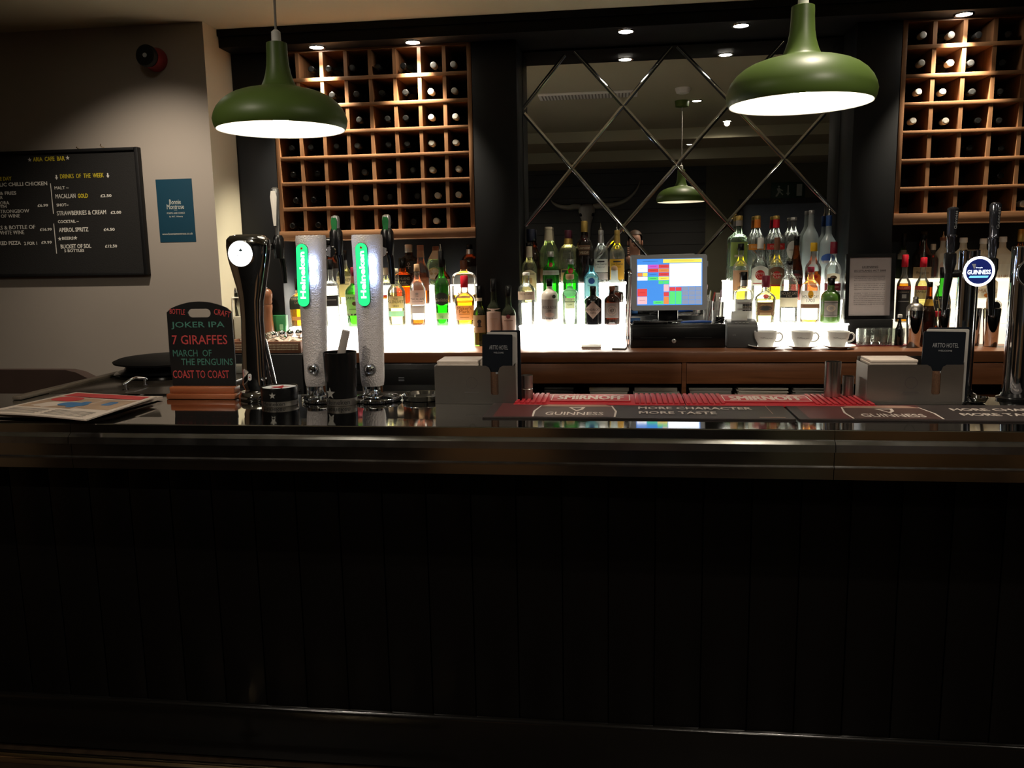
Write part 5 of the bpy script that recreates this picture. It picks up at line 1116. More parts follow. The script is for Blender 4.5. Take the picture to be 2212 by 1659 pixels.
bottle('clear rum bottle with maroon capsule and red label, right end of middle step', 1800, 522, 548, 37, 'spirit', 'clear', 2, ('maroon', .42), (620, 'water'), [(590, 609, .75, 'cream', [('#disc', 'brown', 600, 9, .4)], 0, 'arch'), (612, 628, .96, 'maroon', [('#bar', 'cream', 620, 1.4, .7)])], group=GC_)
bottle('clear rum bottle with octopus pattern and black square seals', 1607, 587, 605, 40, 'square', 'clear', 1, ('black', .36), (690, 'pale'), [(646, 690, .9, 'silver', [('#bar', 'grey', 655, 3.5, .7), ('#bar', 'grey', 668, 3.5, .7)]), (654, 672, .52, 'black', [('KRAKEN', 'cream', 663, 4, .45)], .38)], neck=('silver', 618), n=3, group=GC_)
bottle('three-sided rum bottle with maroon cap and brown oblong label', 1654, 595, 620, 46, 'taper', 'clear', 1, ('maroon', .33), (645, 'pale'), [(636, 644, .26, 'red', [('VX', 'white', 640, 4, .2)], 0, 'oval'), (653, 682, .78, 'brown', [('APPLETON', 'tan', 659, 3, .5), ('#disc', I, 666, 10, .6), ('#bar', 'tan', 678, 5, 1.2)])], n=2.6, dr=.8, group=GC_)
bottle('silver rum bottle with black label, left of the matching gold rum', 1705, 563, 572, 40, 'squat', 'clear', 1, ('black', .36), (640, 'water'), [(628, 643, .95, 'black', [('MOUNT GAY', 'cream', 634, 6, .8), ('1703', 'cream', 640, 4, .3)]), (643, 665, .93, 'cream', [('#bar', I, 664, 2, 1.7)])], n=2.8, dr=.8, group=GC_)
bottle('gold rum bottle with white label, brown band and maroon cap', 1751, 576, 588, 43, 'squat', 'clear', 1, ('maroon', .36), (690, 'gold'), [(628, 657, .95, 'white', [('#disc', 'yellow', 636, 16, .28), ('MOUNT GAY', I, 641, 6, .82), ('1703', I, 649, 7, .40)]), (657, 666, .93, 'brown', [])], n=2.8, dr=.8, group=GC_)
bottle('stout green rum bottle with parchment label at the right end of the shelf', 1795, 600, 616, 44, 'squat', 'olive', 1, ('black', .36), None, [(650, 685, .66, 'grey', [('#disc', 'cream', 666, 14, .45), ('#disc', 'grey', 666, 10, .3), ('#bar', I, 681, 1.2, .9), ('#bar', I, 654, 1.2, .9)])], group=GC_)
# --- behind the stout columns
bottle('dark bottle with black cap half behind the licensing frame', 1951, 504, 530, 28, 'wine', 'dkgreen', 3, ('black', .4), None, [(540, 560, .9, 'cream', [])], group=GD_)
bottle('black liqueur bottle with red cap and red brand strip beside the licensing frame', 1954, 550, 577, 32, 'spirit', 'clear', 1, ('red', .45), (612, 'gold'), [(618, 626, .95, 'red', [('LUXARDO', 'cream', 622, 5, .8)]), (626, 690, .96, 'black', [('#bar', 'cream', 631, 1, 1.5), ('#bar', 'silver', 640, 8, .3), ('#bar', 'silver', 651, 1, 1.2)])], group=GD_)
bottle('dark robed liqueur bottle with tan label behind the clear sambuca', 1993, 500, 517, 44, 'slim', 'brown', 3, ('black', .34), None, [(577, 608, .9, 'tan', [('Frangelico', I, 590, 7, .6)])], group=GD_)
bottle('clear sambuca bottle with red cap and red brand strip', 1994, 556, 577, 34, 'spirit', 'clear', 1, ('red', .45), (606, 'pale'), [(618, 626, .95, 'red', [('LUXARDO', 'cream', 622, 5, .8)]), (626, 646, .9, 'cream', [('SAMBUCA', I, 630, 5, .85)])], pour=520, group=GD_)
bottle('red liqueur bottle on the top step behind the left tap of the stout column', 2014, 527, 540, 30, 'spirit', 'clear', 3, ('cream', .4), (556, 'red'), [], group=GD_)
bottle('cream swing-top bottle behind the left tap of the stout column', 2035, 512, 520, 32, 'spirit', 'white', 3, ('brown', .45), None, [(566, 590, .45, 'pink', [], 0, 'oval')], pour=500, group=GD_)
bottle('black-labelled coffee liqueur bottle with green neck behind the steel tin', 2037, 577, 600, 40, 'cone', 'green', 1, ('black', .40), (640, 'dark'), [(646, 690, .96, 'black', [('Tia Maria', 'tan', 653, 8, .75)])], dr=.8, group=GD_)
bottle('white coconut rum bottle, leftmost of three behind the stout column', 2079, 513, 524, 44, 'spirit', 'white', 3, ('white', .40), None, [], group=GD_)
bottle('white coconut rum bottle, middle of three behind the stout column', 2122, 515, 527, 42, 'spirit', 'white', 3, ('white', .40), None, [(600, 612, .8, 'white', [('MALIBU', 'rum', 606, 8, .8)])], group=GD_)
bottle('white coconut rum bottle, rightmost of three behind the stout column', 2164, 511, 523, 44, 'spirit', 'white', 3, ('white', .40), None, [(570, 612, .7, 'white', [('MALIBU', 'rum', 598, 8, .8), ('#disc', 'rum', 606, 5, .3)])], group=GD_)
bottle('white coconut rum bottle with sunset label standing lower in front of the others', 2133, 582, 592, 46, 'spirit', 'white', 2, ('white', .40), None, [(622, 650, .9, 'white', [('MALIBU', 'rum', 629, 7, .9), ('#disc', 'orange', 638, 9, .4)])], group=GD_)
bottle('amber bottle with gold cap behind the dark-roundel column', 2203, 495, 522, 36, 'spirit', 'amber', 3, ('gold', .42), None, [], group=GD_)
bottle('small brown bottle with yellow label and black cap in front of the sambuca', 2008, 609, 620, 32, 'beer', 'amber', 0, ('black', .36), (640, 'dark'), [(647, 661, .8, 'yellow', [], -.2)], group=GD_, base=749, name='bitters_bottle')
bottle('tiny dark bottle with white cap at the foot of the black liqueur bottle', 1944, 679, 686, 17, 'beer', 'black', 0, ('white', .60), None, [], group=GD_, base=748, name='bitters_bottle')
bottle('tiny red-capped sauce bottle behind the dome shaker', 2021, 672, 684, 16, 'beer', 'amber', 0, ('red', .60), (705, 'red'), [(690, 704, .9, 'dkgreen', [])], group=GD_, base=748, name='bitters_bottle')
p = atY(1817, 694, 4.40); wc = thing('paper_cone', 'slim white upright cone beside the stout green rum bottle', 'cone', (p.x + .004, 4.385, T[0][1] + .0006)); b = BM(); lathe(b, [(0, .012), (.118, .004)], 20); obj('cone', b, m_white, wc)
# ---------------------------------------------------------------- till and its neighbours
def on(px, py, d=0.0): p = atZ(px, py, CNZ); return Vector((p.x, p.y + d, CNZ + .0006))
def zz2(px, py, Y): return atY(px, py, Y).z - CNZ - .0006
p0, p1 = on(1362, 752), on(1567, 751.5); Y0 = p0.y; wd = p1.x - p0.x; Hd = zz2(1460, 701, Y0)
cd = thing('cash_drawer', 'black metal cash drawer under the till screen', 'cash drawer', ((p0.x + p1.x) / 2, Y0, CNZ + .0006))
b = BM(); box(b, -wd / 2, wd / 2, .004, .27, 0, Hd, bev=.003); obj('housing', b, m_blk, cd)
b = BM(); box(b, -wd / 2 + .006, wd / 2 - .02, -.002, .0035, .008, Hd - .012, bev=.002)
for x in (-.115, .10): box(b, x - .065, x + .065, -.0035, -.0015, Hd * .42, Hd * .46, 1)
dw = obj('drawer_front', b, [m_blk, m_blkm], cd)
b = BM(); lathe(b, [(0, .0105), (.004, .0105), (.005, .008)], 22, M=FRONT(-.018, -.002, Hd * .30)); rect(b, FRONT(-.018, -.0075, Hd * .30), -.001, .001, -.005, .005, 1); obj('lock', b, [m_silver, m_blk], cd)
# screen
YS = Y0 + .09; zc = CNZ + .0006 + Hd
def sp(px, py): return atY(px, py, YS)
s0, s1 = sp(1364, 671), sp(1528, 549); sc_, sw, sh = (s0 + s1) / 2, s1.x - s0.x, s1.z - s0.z
po = thing('till_screen', 'grey framed touchscreen till showing a coloured key grid', 'till', (sc_.x, YS, zc))
TILT = Matrix.Translation((0, 0, sc_.z - zc)) @ Matrix.Rotation(radians(-7), 4, 'X') @ Matrix.Rotation(radians(-2), 4, 'Z')
b = BM(); ow, oh = sw, sh; iw, ih = sp(1516, 609).x - sp(1377, 609).x, sp(1446, 560).z - sp(1446, 659).z; ix, iz = sp(1446, 609).x - sc_.x, sp(1446, 609).z - sc_.z
prism(b, rrect(ow, oh, .012, 5), .014, TILT @ FRONT(0, .006, 0), hole=rrect(iw + .004, ih + .004, .002, 2, ix, iz)); prism(b, rrect(ow - .006, oh - .006, .010, 5), .030, TILT @ FRONT(0, .037, 0)); obj('bezel', b, m_grey, po)
b = BM(); F0 = TILT @ FRONT(ix, .0015, iz); rect(b, F0, -iw / 2 - .002, iw / 2 + .002, -ih / 2 - .002, ih / 2 + .002, 0)
mats = [glow('screen_blue', (.06, .28, .80), 1.0), glow('screen_white', (.92, .96, 1.0), 1.5), glow('screen_magenta', (.65, .10, .60), 1.0), glow('screen_red', (.75, .06, .06), 1.0), glow('screen_orange', (.80, .26, .07), 1.0), glow('screen_green', (.10, .75, .20), 1.0), glow('screen_yellow', (.95, .75, .10), 1.1), glow('screen_grey', (.25, .30, .42), 1.0), glow('screen_pink', (.85, .50, .55), 1.0), mat('screen_ink', (.05, .05, .08), .4)]
F1 = F0 @ Matrix.Translation((0, 0, .0006))
def key(u0, u1, v0, v1, mi, s=None):
    g = .0006; x0, x1, y0, y1 = (u0 - .5) * iw + g, (u1 - .5) * iw - g, (.5 - v1) * ih + g, (.5 - v0) * ih - g; rect(b, F1, x0, x1, y0, y1, mi)
    if s: rect(b, F1 @ Matrix.Translation(((x0 + x1) / 2, (y0 + y1) / 2, .0004)), -(x1 - x0) * .3, (x1 - x0) * .3, -.0006, .0006, 9)
key(0, .40, 0, .08, 0, 'DRAUGHT'); key(.40, 1, 0, .085, 6, 'TABLE'); key(0, .16, .115, .28, 1, 'SOFT'); key(.165, .33, .115, .195, 2, 'SPIRITS'); key(.33, .495, .115, .195, 3, 'LIQUEUR')
key(.165, .33, .20, .285, 3, 'WINE'); key(.33, .495, .20, .285, 4, 'CIDER'); key(0, .08, .29, .375, 4); key(.083, .16, .29, .375, 6); key(.165, .33, .29, .375, 0, 'BEER'); key(.33, .495, .29, .37, 3, 'ALE'); key(0, .16, .38, .46, 1, 'WATER')
key(.165, .33, .378, .46, 5, 'FOOD'); key(.33, .495, .378, .46, 6, 'SNACKS'); key(.33, .41, .465, .545, 5); key(.413, .495, .465, .545, 5); key(.41, .495, .55, .71, 8); key(0, .155, .64, .81, 3, 'VOID'); key(.41, .495, .72, .81, 3); key(0, .155, .815, .985, 8, 'CLEAR'); key(.41, .495, .815, .985, 4); key(.25, .41, .91, .985, 5, 'PAY')
key(.50, .995, .095, .60, 1); key(.50, .595, .615, .70, 3); key(.598, .69, .615, .70, 3); key(.50, .595, .705, .99, 5); key(.598, .69, .705, .99, 5)
for i in range(3):
    for j in range(4): key(.695 + .102 * i, .795 + .102 * i, .605 + .097 * j, .70 + .097 * j, 7)
obj('display', b, mats, po, smooth=None)
b = BM(); prism(b, rrect(ow * .70, .05, .006, 3), .012, TILT @ FRONT(.02, .10, oh / 2 - .018)); obj('customer_display', b, m_grey, po)
b = BM(); box(b, -.075, .075, .02, .12, 0, .010, bev=.004); box(b, -.05, .05, .05, .085, .010, sc_.z - zc - oh * .30, bev=.008); obj('stand', b, m_blk, po)
b = BM(); box(b, ow / 2 - .002, ow / 2 + .006, .008, .020, sc_.z - zc + oh * .28, sc_.z - zc + oh * .38, bev=.001); obj('card_swipe', b, m_grey, po)
# small things lying on the drawer
def ondr(px, Y): return Vector((atY(px, 695, Y).x, Y, zc + .0005))
c = ondr(1404, Y0 + .045); kb = thing('number_keypad', 'small black keypad on the cash drawer below the screen', 'keypad', c); b = BM(); box(b, -.085, .085, -.03, .03, 0, .014, bev=.003)
for i in range(12):
    for j in range(3): box(b, -.078 + .013 * i, -.068 + .013 * i, -.022 + .015 * j, -.011 + .015 * j, .014, .0165)
obj('keypad', b, m_blk, kb)
kv = thing('corkscrew', 'blue-handled bottle opener lying on the cash drawer', 'bottle opener', ondr(1495, Y0 + .035) + Vector((0, 0, .007))); b = BM(); tube(b, [(-.055, 0, -.001), (-.01, .0, .002), (.05, .005, .003), (.095, .01, .001)], [.004, .007, .0068, .004], 12); obj('handle', b, mat('blue_plastic', (.02, .10, .45), .35), kv)
b = BM(); tube(b, [(-.055, 0, -.001), (-.085, -.003, -.002), (-.10, -.004, -.004)], [.003, .004, .0015], 10); obj('blade', b, m_chrome, kv)
bl = thing('cloth_roll', 'small blue roll behind the cash drawer, left of the screen stand', 'roll', ondr(1372, Y0 + .12) + Vector((0, 0, .012))); b = BM(); lathe(b, [(-.025, .012), (.025, .012)], 20, M=Matrix.Rotation(radians(90), 4, 'Y')); obj('roll', b, mat('blue_roll', (.03, .14, .40), .5), bl)
for px, x0, x1, yt, Yo, lab, pens in ((1529, 1519, 1540, 650, .10, 'glass pot of pens close to the till screen', ((1537, 627, m_silver, 'silver pen in the pot close to the till screen'), (1545, 631, m_redp, 'red pen in the pot close to the till screen'))), (1552, 1542, 1564, 652, .07, 'glass pot of pens beside the receipt printer', ((1560, 626, mat('lilac_pen', (.45, .33, .42), .3), 'pale pen leaning out of the pot beside the receipt printer'),))):
    Yp = Y0 + Yo; c = ondr(px, Yp); r = (x1 - x0) / 2 * KR(c); H = atY(px, yt, Yp).z - c.z
    o = thing('pen_pot', lab, 'pen pot', c); b = BM(); lathe(b, [(0, r * .9), (H, r), (H, r * .92), (.004, r * .82), (.004, .001)], 24, cap1=False); obj('pot', b, m_clear, o)
    for j, (qx, qy, m_, l2) in enumerate(pens):
        q = atY(qx, qy, Yp); pn = thing('pen', l2, 'pen', (c.x + .004 * j - .003, Yp + .004 * j, c.z + .006)); d_ = Vector((q.x - c.x, .012, q.z - c.z - .006)); d_.x = max(-r * 1.4, min(r * 1.6, d_.x)) ; b = BM(); tube(b, [(0, 0, 0), d_ * .08, d_ * .95, d_], [.001, .0035, .0038, .002], 10); obj('barrel', b, m_, pn)
tg = thing('cable_tangle', 'knotted black cable beside the receipt printer', 'cable', ondr(1556, Y0 + .03) + Vector((0, 0, .004))); b = BM(); pts = [(.020 * sin(2.1 * i) + .004 * sin(5.3 * i), .014 * cos(1.7 * i), .014 + .014 * sin(1.3 * i + .4)) for i in range(34)]; tube(b, pts, .0042, 7); obj('cable', b, m_blk, tg)
# receipt printer
p0, p1 = on(1569, 752), on(1636, 751); wp = p1.x - p0.x; Yp = p0.y + .002; Hp = zz2(1600, 705, Yp)
rp = thing('receipt_printer', 'black receipt printer with paper standing out, right of the cash drawer', 'printer', ((p0.x + p1.x) / 2 + .002, Yp, CNZ + .0006)); b = BM(); wp -= .006
sec = [(0, 0), (.135, 0), (.135, Hp * 1.22), (.10, Hp * 1.28), (.03, Hp * 1.12), (.004, Hp * .98), (0, Hp * .9)]
A = [b.verts.new((-wp / 2, y, z)) for y, z in sec]; Z = [b.verts.new((wp / 2, y, z)) for y, z in sec]
for i in range(7): b.faces.new((A[i], A[(i + 1) % 7], Z[(i + 1) % 7], Z[i]))
b.faces.new(A[::-1]); b.faces.new(Z); bmesh.ops.bevel(b, geom=b.edges[:], offset=.003, segments=2, affect='EDGES'); obj('housing', b, mat('charcoal_plastic', (.035, .035, .036), .45), rp)
b = BM(); text(b, 'SAM4S', FRONT(-wp * .28, -.0012, Hp * .60), .016, .005); obj('lettering', b, m_silver, rp, smooth=None)
b = BM()
for i in range(4): prism(b, rrect(.012, .006, .002, 3), .0015, Matrix.Translation((-.028 + .018 * i, .028 + .003 * (i % 2), Hp * 1.105 + .003)) @ Matrix.Rotation(radians(14), 4, 'X'))
obj('buttons', b, m_silver, rp)
b = BM(); W0 = wp * .27; ra = [b.verts.new((s * W0 - wp * .06, .07 + .006 * i - .0015 * i * i, Hp * 1.19 + .010 * i)) for i in range(6) for s in (-1, 1)]
for i in range(5): b.faces.new((ra[2 * i], ra[2 * i + 1], ra[2 * i + 3], ra[2 * i + 2]))
bmesh.ops.solidify(b, geom=b.faces[:], thickness=.0006); obj('paper_roll_end', b, m_white, rp)
# clipboards leaning against the lit shelf, red lighter, reader, phone
for i, (px, lab, m_) in enumerate(((1357, 'pale clipboard leaning between the lit shelf and the till', mat('pale_board', (.45, .42, .38), .5)), (1362, 'dark red folder leaning beside the till behind the pale clipboard', mat('maroon_folder', (.10, .03, .03), .5)))):
    Yc = Y0 + .06 + .05 * i; x = atY(px - 2, 745, Yc).x; H = zz2(px, 592, Yc); o = thing('clipboard', lab, 'clipboard', (x, Yc, CNZ + .0008)); b = BM(); box(b, -.0018, .0018, 0, .10, 0, H, bev=.0008, M=Matrix.Rotation(radians(2.2), 4, 'Y')); obj('board', b, m_, o)
    b = BM(); box(b, -.006, .006, .02, .07, H - .012, H + .004, bev=.002, M=Matrix.Rotation(radians(2.2), 4, 'Y')); obj('clip', b, m_chrome, o)
c = on(1357, 748, .006); o = thing('lighter', 'small red lighter against the corner of the cash drawer', 'lighter', c + Vector((-.002, -.002, .0055))); b = BM(); lathe(b, [(-.010, .005), (.010, .005)], 14, M=Matrix.Rotation(radians(90), 4, 'X')); obj('body', b, m_redp, o)
c = on(1277, 754.5, .035); o = thing('card_reader', 'white card reader lying on the counter below the black gin bottle', 'card reader', c); b = BM(); w_ = 21 / FPX * c.y; TR = Matrix.Translation((0, 0, .0075)) @ Matrix.Rotation(radians(13), 4, 'X'); box(b, -w_, w_, -.03, .05, 0, .012, bev=.003, M=TR); box(b, -w_ * .72, w_ * .72, .030, .038, .0121, .0126, 1, M=TR); box(b, -w_ * .9, w_ * .9, .012, .046, 0, .008); obj('body', b, [m_white, m_grey], o)
c = on(1338, 756, .03); o = thing('mobile_phone', 'dark mobile phone lying on the counter left of the cash drawer', 'phone', c, radians(-8)); b = BM(); box(b, -.033, .033, -.028, .05, 0, .008, bev=.002); box(b, -.030, .030, -.025, .047, .008, .0084, 1); obj('body', b, [m_grey, m_blk], o)
# coffee cups
m_logo = mat('cup_logo', (.06, .05, .05), .5)
cupsrc = None
for i, (px, lab) in enumerate(((1661, 'white espresso cup nearest the receipt printer'), (1741, 'white espresso cup in the middle of three'), (1820, 'white espresso cup nearest the shot glasses'))):
    c = on(px, 757.5, .088); k = KR(c); rs, rc = 39.5 * k, 25.5 * k
    sa = thing('saucer', lab.replace('espresso cup', 'saucer under the espresso cup'), 'saucer', c, 0, 'saucers on the back counter')
    b = BM(); lathe(b, [(0, rs * .52), (.004, rs * .55), (.016, rs), (.0172, rs * .99), (.0075, rs * .55), (.006, rs * .5), (.006, .001)], 44, cap1=False); obj('plate', b, m_white, sa)
    Hc = zz2(px, 717.5, c.y - rc) - .0068; o = thing('espresso_cup', lab, 'coffee cup', (c.x - .002, c.y, c.z + .0068), 0, 'espresso cups on the back counter')
    b = BM(); lathe(b, [(0, rc * .56), (.002, rc * .62), (Hc * .25, rc * .70), (Hc * .55, rc * .93), (Hc * .8, rc * .995), (Hc - .001, rc), (Hc, rc * .985), (Hc - .001, rc * .95), (Hc * .55, rc * .87), (Hc * .2, rc * .6), (.004, .001)], 40, cap1=False)
    text(b, 'MILANO', None, rc * .62, .0045, 1, .0, warp=lambda x, y: Vector(((rc * .99 + .0006) * sin(x / rc + .18), -(rc * .99 + .0006) * cos(x / rc + .18), Hc * .60 + y))); text(b, 'Caffe', None, rc * .45, .006, 1, 0, warp=lambda x, y: Vector(((rc * .99 + .0006) * sin(x / rc - .38), -(rc * .99 + .0006) * cos(x / rc - .38), Hc * .64 + y)))
    obj('cup_body', b, [m_white, m_logo], o)
    b = BM(); tube(b, [(rc * .93, 0, Hc * .84), (rc * 1.22, 0, Hc * .88), (rc * 1.44, 0, Hc * .70), (rc * 1.36, 0, Hc * .46), (rc * 1.05, 0, Hc * .34), (rc * .80, 0, Hc * .36)], .0042, 12, sm=5); obj('handle', b, m_white, o)
# shot glasses on a tray
c0, c1 = on(1850, 748), on(1960, 747); trw = c1.x - c0.x
tr = thing('glass_tray', 'low dark red tray of shot glasses on the back counter', 'tray', ((c0.x + c1.x) / 2, c0.y + .037, CNZ + .0006)); b = BM(); prism(b, rrect(trw + .012, .092, .012, 4), .004); obj('tray', b, m_dkred, tr)
m_shot = glass('shot_glass', (.93, .95, .93), .03, .85, 1.0, .05)
sg0 = None
for r in range(2):
    for q in range(6):
        x = c0.x + .012 + (trw - .024) * (q + .25 + (.5 if r == 1 else 0) * .9) / 5.9; y = c0.y + .014 + .0455 * r; rw = ('front', 'back')[r]
        lab = 'small shot glass on the dark red tray, %s row, %s from the coffee cups' % (rw, NTH[q])
        if sg0 is None:
            sg0 = thing('shot_glass', lab, 'glass', (x, y, CNZ + .0052), 0, 'shot glasses on the tray'); b = BM()
            lathe(b, [(0, .0165), (.003, .0185), (.020, .0195), (.050, .0225), (.078, .0215), (.0785, .0200), (.050, .0205), (.014, .0165), (.012, .001)], 10, cap1=False); obj('glass_body', b, m_shot, sg0, smooth=20)
        else: copy_tree(sg0, (x, y, CNZ + .0052), random.uniform(0, 1), lab)
# licensing notice
p0, p1 = atY(1823, 690, 4.365), atY(1937, 547, 4.365); fw, fh = p1.x - p0.x, (p1.z - p0.z); fz = p0.z; c = Vector(((p0.x + p1.x) / 2, 4.34, CNZ + .0006))
lf = thing('notice_frame', 'black framed licensing notice standing on a box behind the shot glasses', 'framed notice', (c.x, c.y, fz)); lfz = fz
RT = Matrix.Rotation(radians(-3), 4, 'X') @ Matrix.Rotation(radians(1), 4, 'Z')
b = BM(); q = .018; prism(b, [(-fw / 2, 0), (fw / 2, 0), (fw / 2, fh), (-fw / 2, fh)], .016, RT @ FRONT(0, .008, 0), hole=[(-fw / 2 + q, q * 1.0), (fw / 2 - q, q * 1.0), (fw / 2 - q, fh - q), (-fw / 2 + q, fh - q)]); prism(b, [(-fw / 2 + .002, .002), (fw / 2 - .002, .002), (fw / 2 - .002, fh - .002), (-fw / 2 + .002, fh - .002)], .003, RT @ FRONT(0, .010, 0)); obj('frame', b, m_blk, lf)
b = BM(); M_ = RT @ FRONT(0, .002, 0); rect(b, M_, -fw / 2 + q, fw / 2 - q, q, fh - q, 0); M_ = M_ @ Matrix.Translation((0, 0, .0008)); pw2 = fw - 2 * q
for s, u, w_, h_ in (('LICENSING', .80, .38, .010), ('(SCOTLAND) ACT 2005', .74, .76, .011)): text(b, s, M_ @ Matrix.Translation((0, fh * u, 0)), pw2 * w_, h_, 1, .02); rect(b, M_ @ Matrix.Translation((0, fh * u - .0075, 0)), -pw2 * w_ / 2, pw2 * w_ / 2, 0, .0009, 1)
for i, s in enumerate(('IT IS AN OFFENCE FOR A PERSON UNDER', 'THE AGE OF 18 TO BUY OR ATTEMPT TO', 'BUY ALCOHOL ON THESE PREMISES', '', 'IT IS ALSO AN OFFENCE FOR ANY OTHER', 'PERSON TO BUY OR ATTEMPT TO BUY', 'ALCOHOL ON THESE PREMISES FOR A', 'PERSON UNDER THE AGE OF 18', '', 'WHERE THERE IS DOUBT AS TO', 'WHETHER A PERSON ATTEMPTING TO', 'BUY ALCOHOL ON THESE PREMISES IS', 'AGED 18 OR OVER ALCOHOL WILL NOT', 'BE SOLD TO THE PERSON EXCEPT ON', 'PRODUCTION OF EVIDENCE SHOWING', 'THE PERSON TO BE 18 OR OVER')):
    if s: text(b, s, M_ @ Matrix.Translation((0, fh * (.655 - .0282 * i), 0)), pw2 * .74, .0042, 1)
obj('notice_sheet', b, [mat('notice_paper', (.56, .50, .50), .6), m_ink], lf, smooth=None)
bx = thing('plinth_box', 'low black box carrying the licensing frame', 'box', (c.x, 4.36, CNZ + .0006)); b = BM(); box(b, -fw / 2 + .005, fw / 2 - .004, -.008, .036, 0, fz - CNZ - .0012, bev=.003); obj('box', b, m_blkm, bx)
lf.location = (c.x, 4.364, fz)
# cocktail shakers and tins
def shaker(label, px, base, top, wt, wb_, dome=False, name='shaker_tin'):
    c = on(px, base, wb_ / 2 / FPX * 4.2); k = KR(c); H = zz2(px, top, c.y); o = thing(name, label, 'cocktail shaker', c, 0, None); rt2, rb2 = wt / 2 * k, wb_ / 2 * k
    b = BM(); lathe(b, [(0, rb2 * .94), (.003, rb2), (H - .002, rt2), (H, rt2 * .99), (H, rt2 * .95), (.02, rb2 * .93)], 36, cap1=False); obj('tin', b, m_chrome, o)
    return o, c, H, k, rt2
o, c, H, k, rt2 = shaker('three-piece cocktail shaker with domed strainer top, beside the shot glasses', 1978, 751, 670, 40, 30, name='cocktail_shaker')
b = BM(); lathe(b, [(H + .0005, rt2 * 1.0), (H + .012, rt2 * .97), (H + .024, rt2 * .80), (H + .032, rt2 * .55), (H + .034, rt2 * .36), (H + .050, rt2 * .30), (H + .058, rt2 * .33), (H + .064, rt2 * .25)], 36); obj('strainer_dome', b, m_brush, o)
shaker('small steel tin in front of the coffee liqueur bottle', 2040, 748, 666, 30, 25)
shaker('steel shaker tin half behind the stout column, behind the larger tin', 2108, 747, 666, 34, 26)
o, c, H, k, rt2 = shaker('large steel shaker tin holding a muddler and strainer', 2146, 750, 666, 42, 33)
q = atY(2140, 572, c.y); mu = thing('muddler', 'wooden muddler with dark handle standing in the large steel tin', 'muddler', (c.x - .008, c.y, c.z + .03)); d_ = Vector((q.x - c.x + .008, .004, q.z - c.z - .03))
b = BM(); tube(b, [d_ * 0, d_ * .5, d_ * .56], [.013, .0145, .012], 14); obj('head', b, wood('pale_wood', (.40, .22, .12), (.55, .34, .20), 'Z', .5), mu); b = BM(); tube(b, [d_ * .56, d_ * .7, d_], [.0085, .008, .007], 12); obj('handle', b, m_blkm, mu)
q = atY(2161, 656, c.y); st_ = thing('coil_strainer', 'round coil strainer perched in the mouth of the large steel tin', 'strainer', (c.x + .012, c.y - .004, c.z + H + .012)); b = BM(); R = .026
coil = [((R - .004) * cos(t) * 1.0 + .0045 * cos(t * 26) * cos(t), .0045 * sin(t * 26), (R - .004) * sin(t) + .0045 * cos(t * 26) * sin(t)) for t in [2 * pi * i / 260 for i in range(261)]]; tube(b, coil, .0011, 5); obj('spring_coil', b, m_chrome, st_)
b = BM(); lathe(b, [(0, R * .75), (.0015, R * .75)], 30, M=FRONT(0, .001, 0)); obj('plate', b, m_chrome, st_)
q = atY(2022, 613, 4.30); sp_ = thing('bar_spoon', 'long bar spoon with round disc end leaning in the small steel tin', 'bar spoon', (on(2040, 748, .03).x, on(2040, 748, .03).y, CNZ + .04)); d_ = Vector((q.x, 0, q.z)) - Vector((sp_.location.x, 0, sp_.location.z)); b = BM(); tube(b, [(0, 0, 0), d_ * .5, d_], .0018, 6); obj('twisted_stem', b, m_chrome, sp_)
b = BM(); lathe(b, [(-.001, .011), (.001, .011)], 20, M=Matrix.Translation(d_) @ Matrix.Rotation(radians(55), 4, 'X')); obj('disc_end', b, m_whitem, sp_)

# left end: basket, mill, pourers
p0, p1 = on(500, 766), on(652, 766); Yb2 = 4.06
bx0_, bx1_ = LWX + .02, atY(650, 750, Yb2).x; Hb = atY(580, 738, Yb2).z - CNZ
bk = thing('wicker_basket', 'brown woven shallow basket at the far left of the back bar', 'basket', ((bx0_ + bx1_) / 2, Yb2, CNZ + .0006)); wbk = bx1_ - bx0_
b = BM(); box(b, -wbk / 2, wbk / 2, 0, .012, 0, Hb, bev=.003); box(b, -wbk / 2, -wbk / 2 + .012, .012, .22, 0, Hb, bev=.003); box(b, wbk / 2 - .012, wbk / 2, .012, .22, 0, Hb, bev=.003); box(b, -wbk / 2, wbk / 2, .22, .232, 0, Hb, bev=.003); box(b, -wbk / 2, wbk / 2, .0, .23, 0, .004)
obj('frame', b, wood('basket_brown', (.10, .04, .02), (.17, .07, .035), 'X', .5), bk)
b = BM(); n = int(wbk / .0075)
for j in range(3):
    for i in range(n): box(b, -wbk / 2 + .012 + (wbk - .024) * i / n, -wbk / 2 + .012 + (wbk - .024) * (i + .55) / n, -.003, 0, Hb * .25 + Hb * .2 * j, Hb * .36 + Hb * .2 * j)
obj('woven_band', b, mat('pale_wicker', (.45, .36, .24), .7), bk)
na = thing('napkins', 'crumpled white napkins in the woven basket', 'napkins', ((bx0_ + bx1_) / 2 + .05, Yb2 + .11, CNZ + .006)); b = BM()
g = [[b.verts.new((-.18 + .36 * i / 14, -.085 + .17 * j / 8, Hb * .9 + .012 * sin(1.9 * i + .7 * j) + .010 * cos(2.3 * j - i))) for j in range(9)] for i in range(15)]
for i in range(14):
    for j in range(8): b.faces.new((g[i][j], g[i + 1][j], g[i + 1][j + 1], g[i][j + 1]))
bmesh.ops.solidify(b, geom=b.faces[:], thickness=.02); obj('cloth', b, m_nap, na)
m_pourg = clearglass('shaker_glass', (.90, .94, .91))
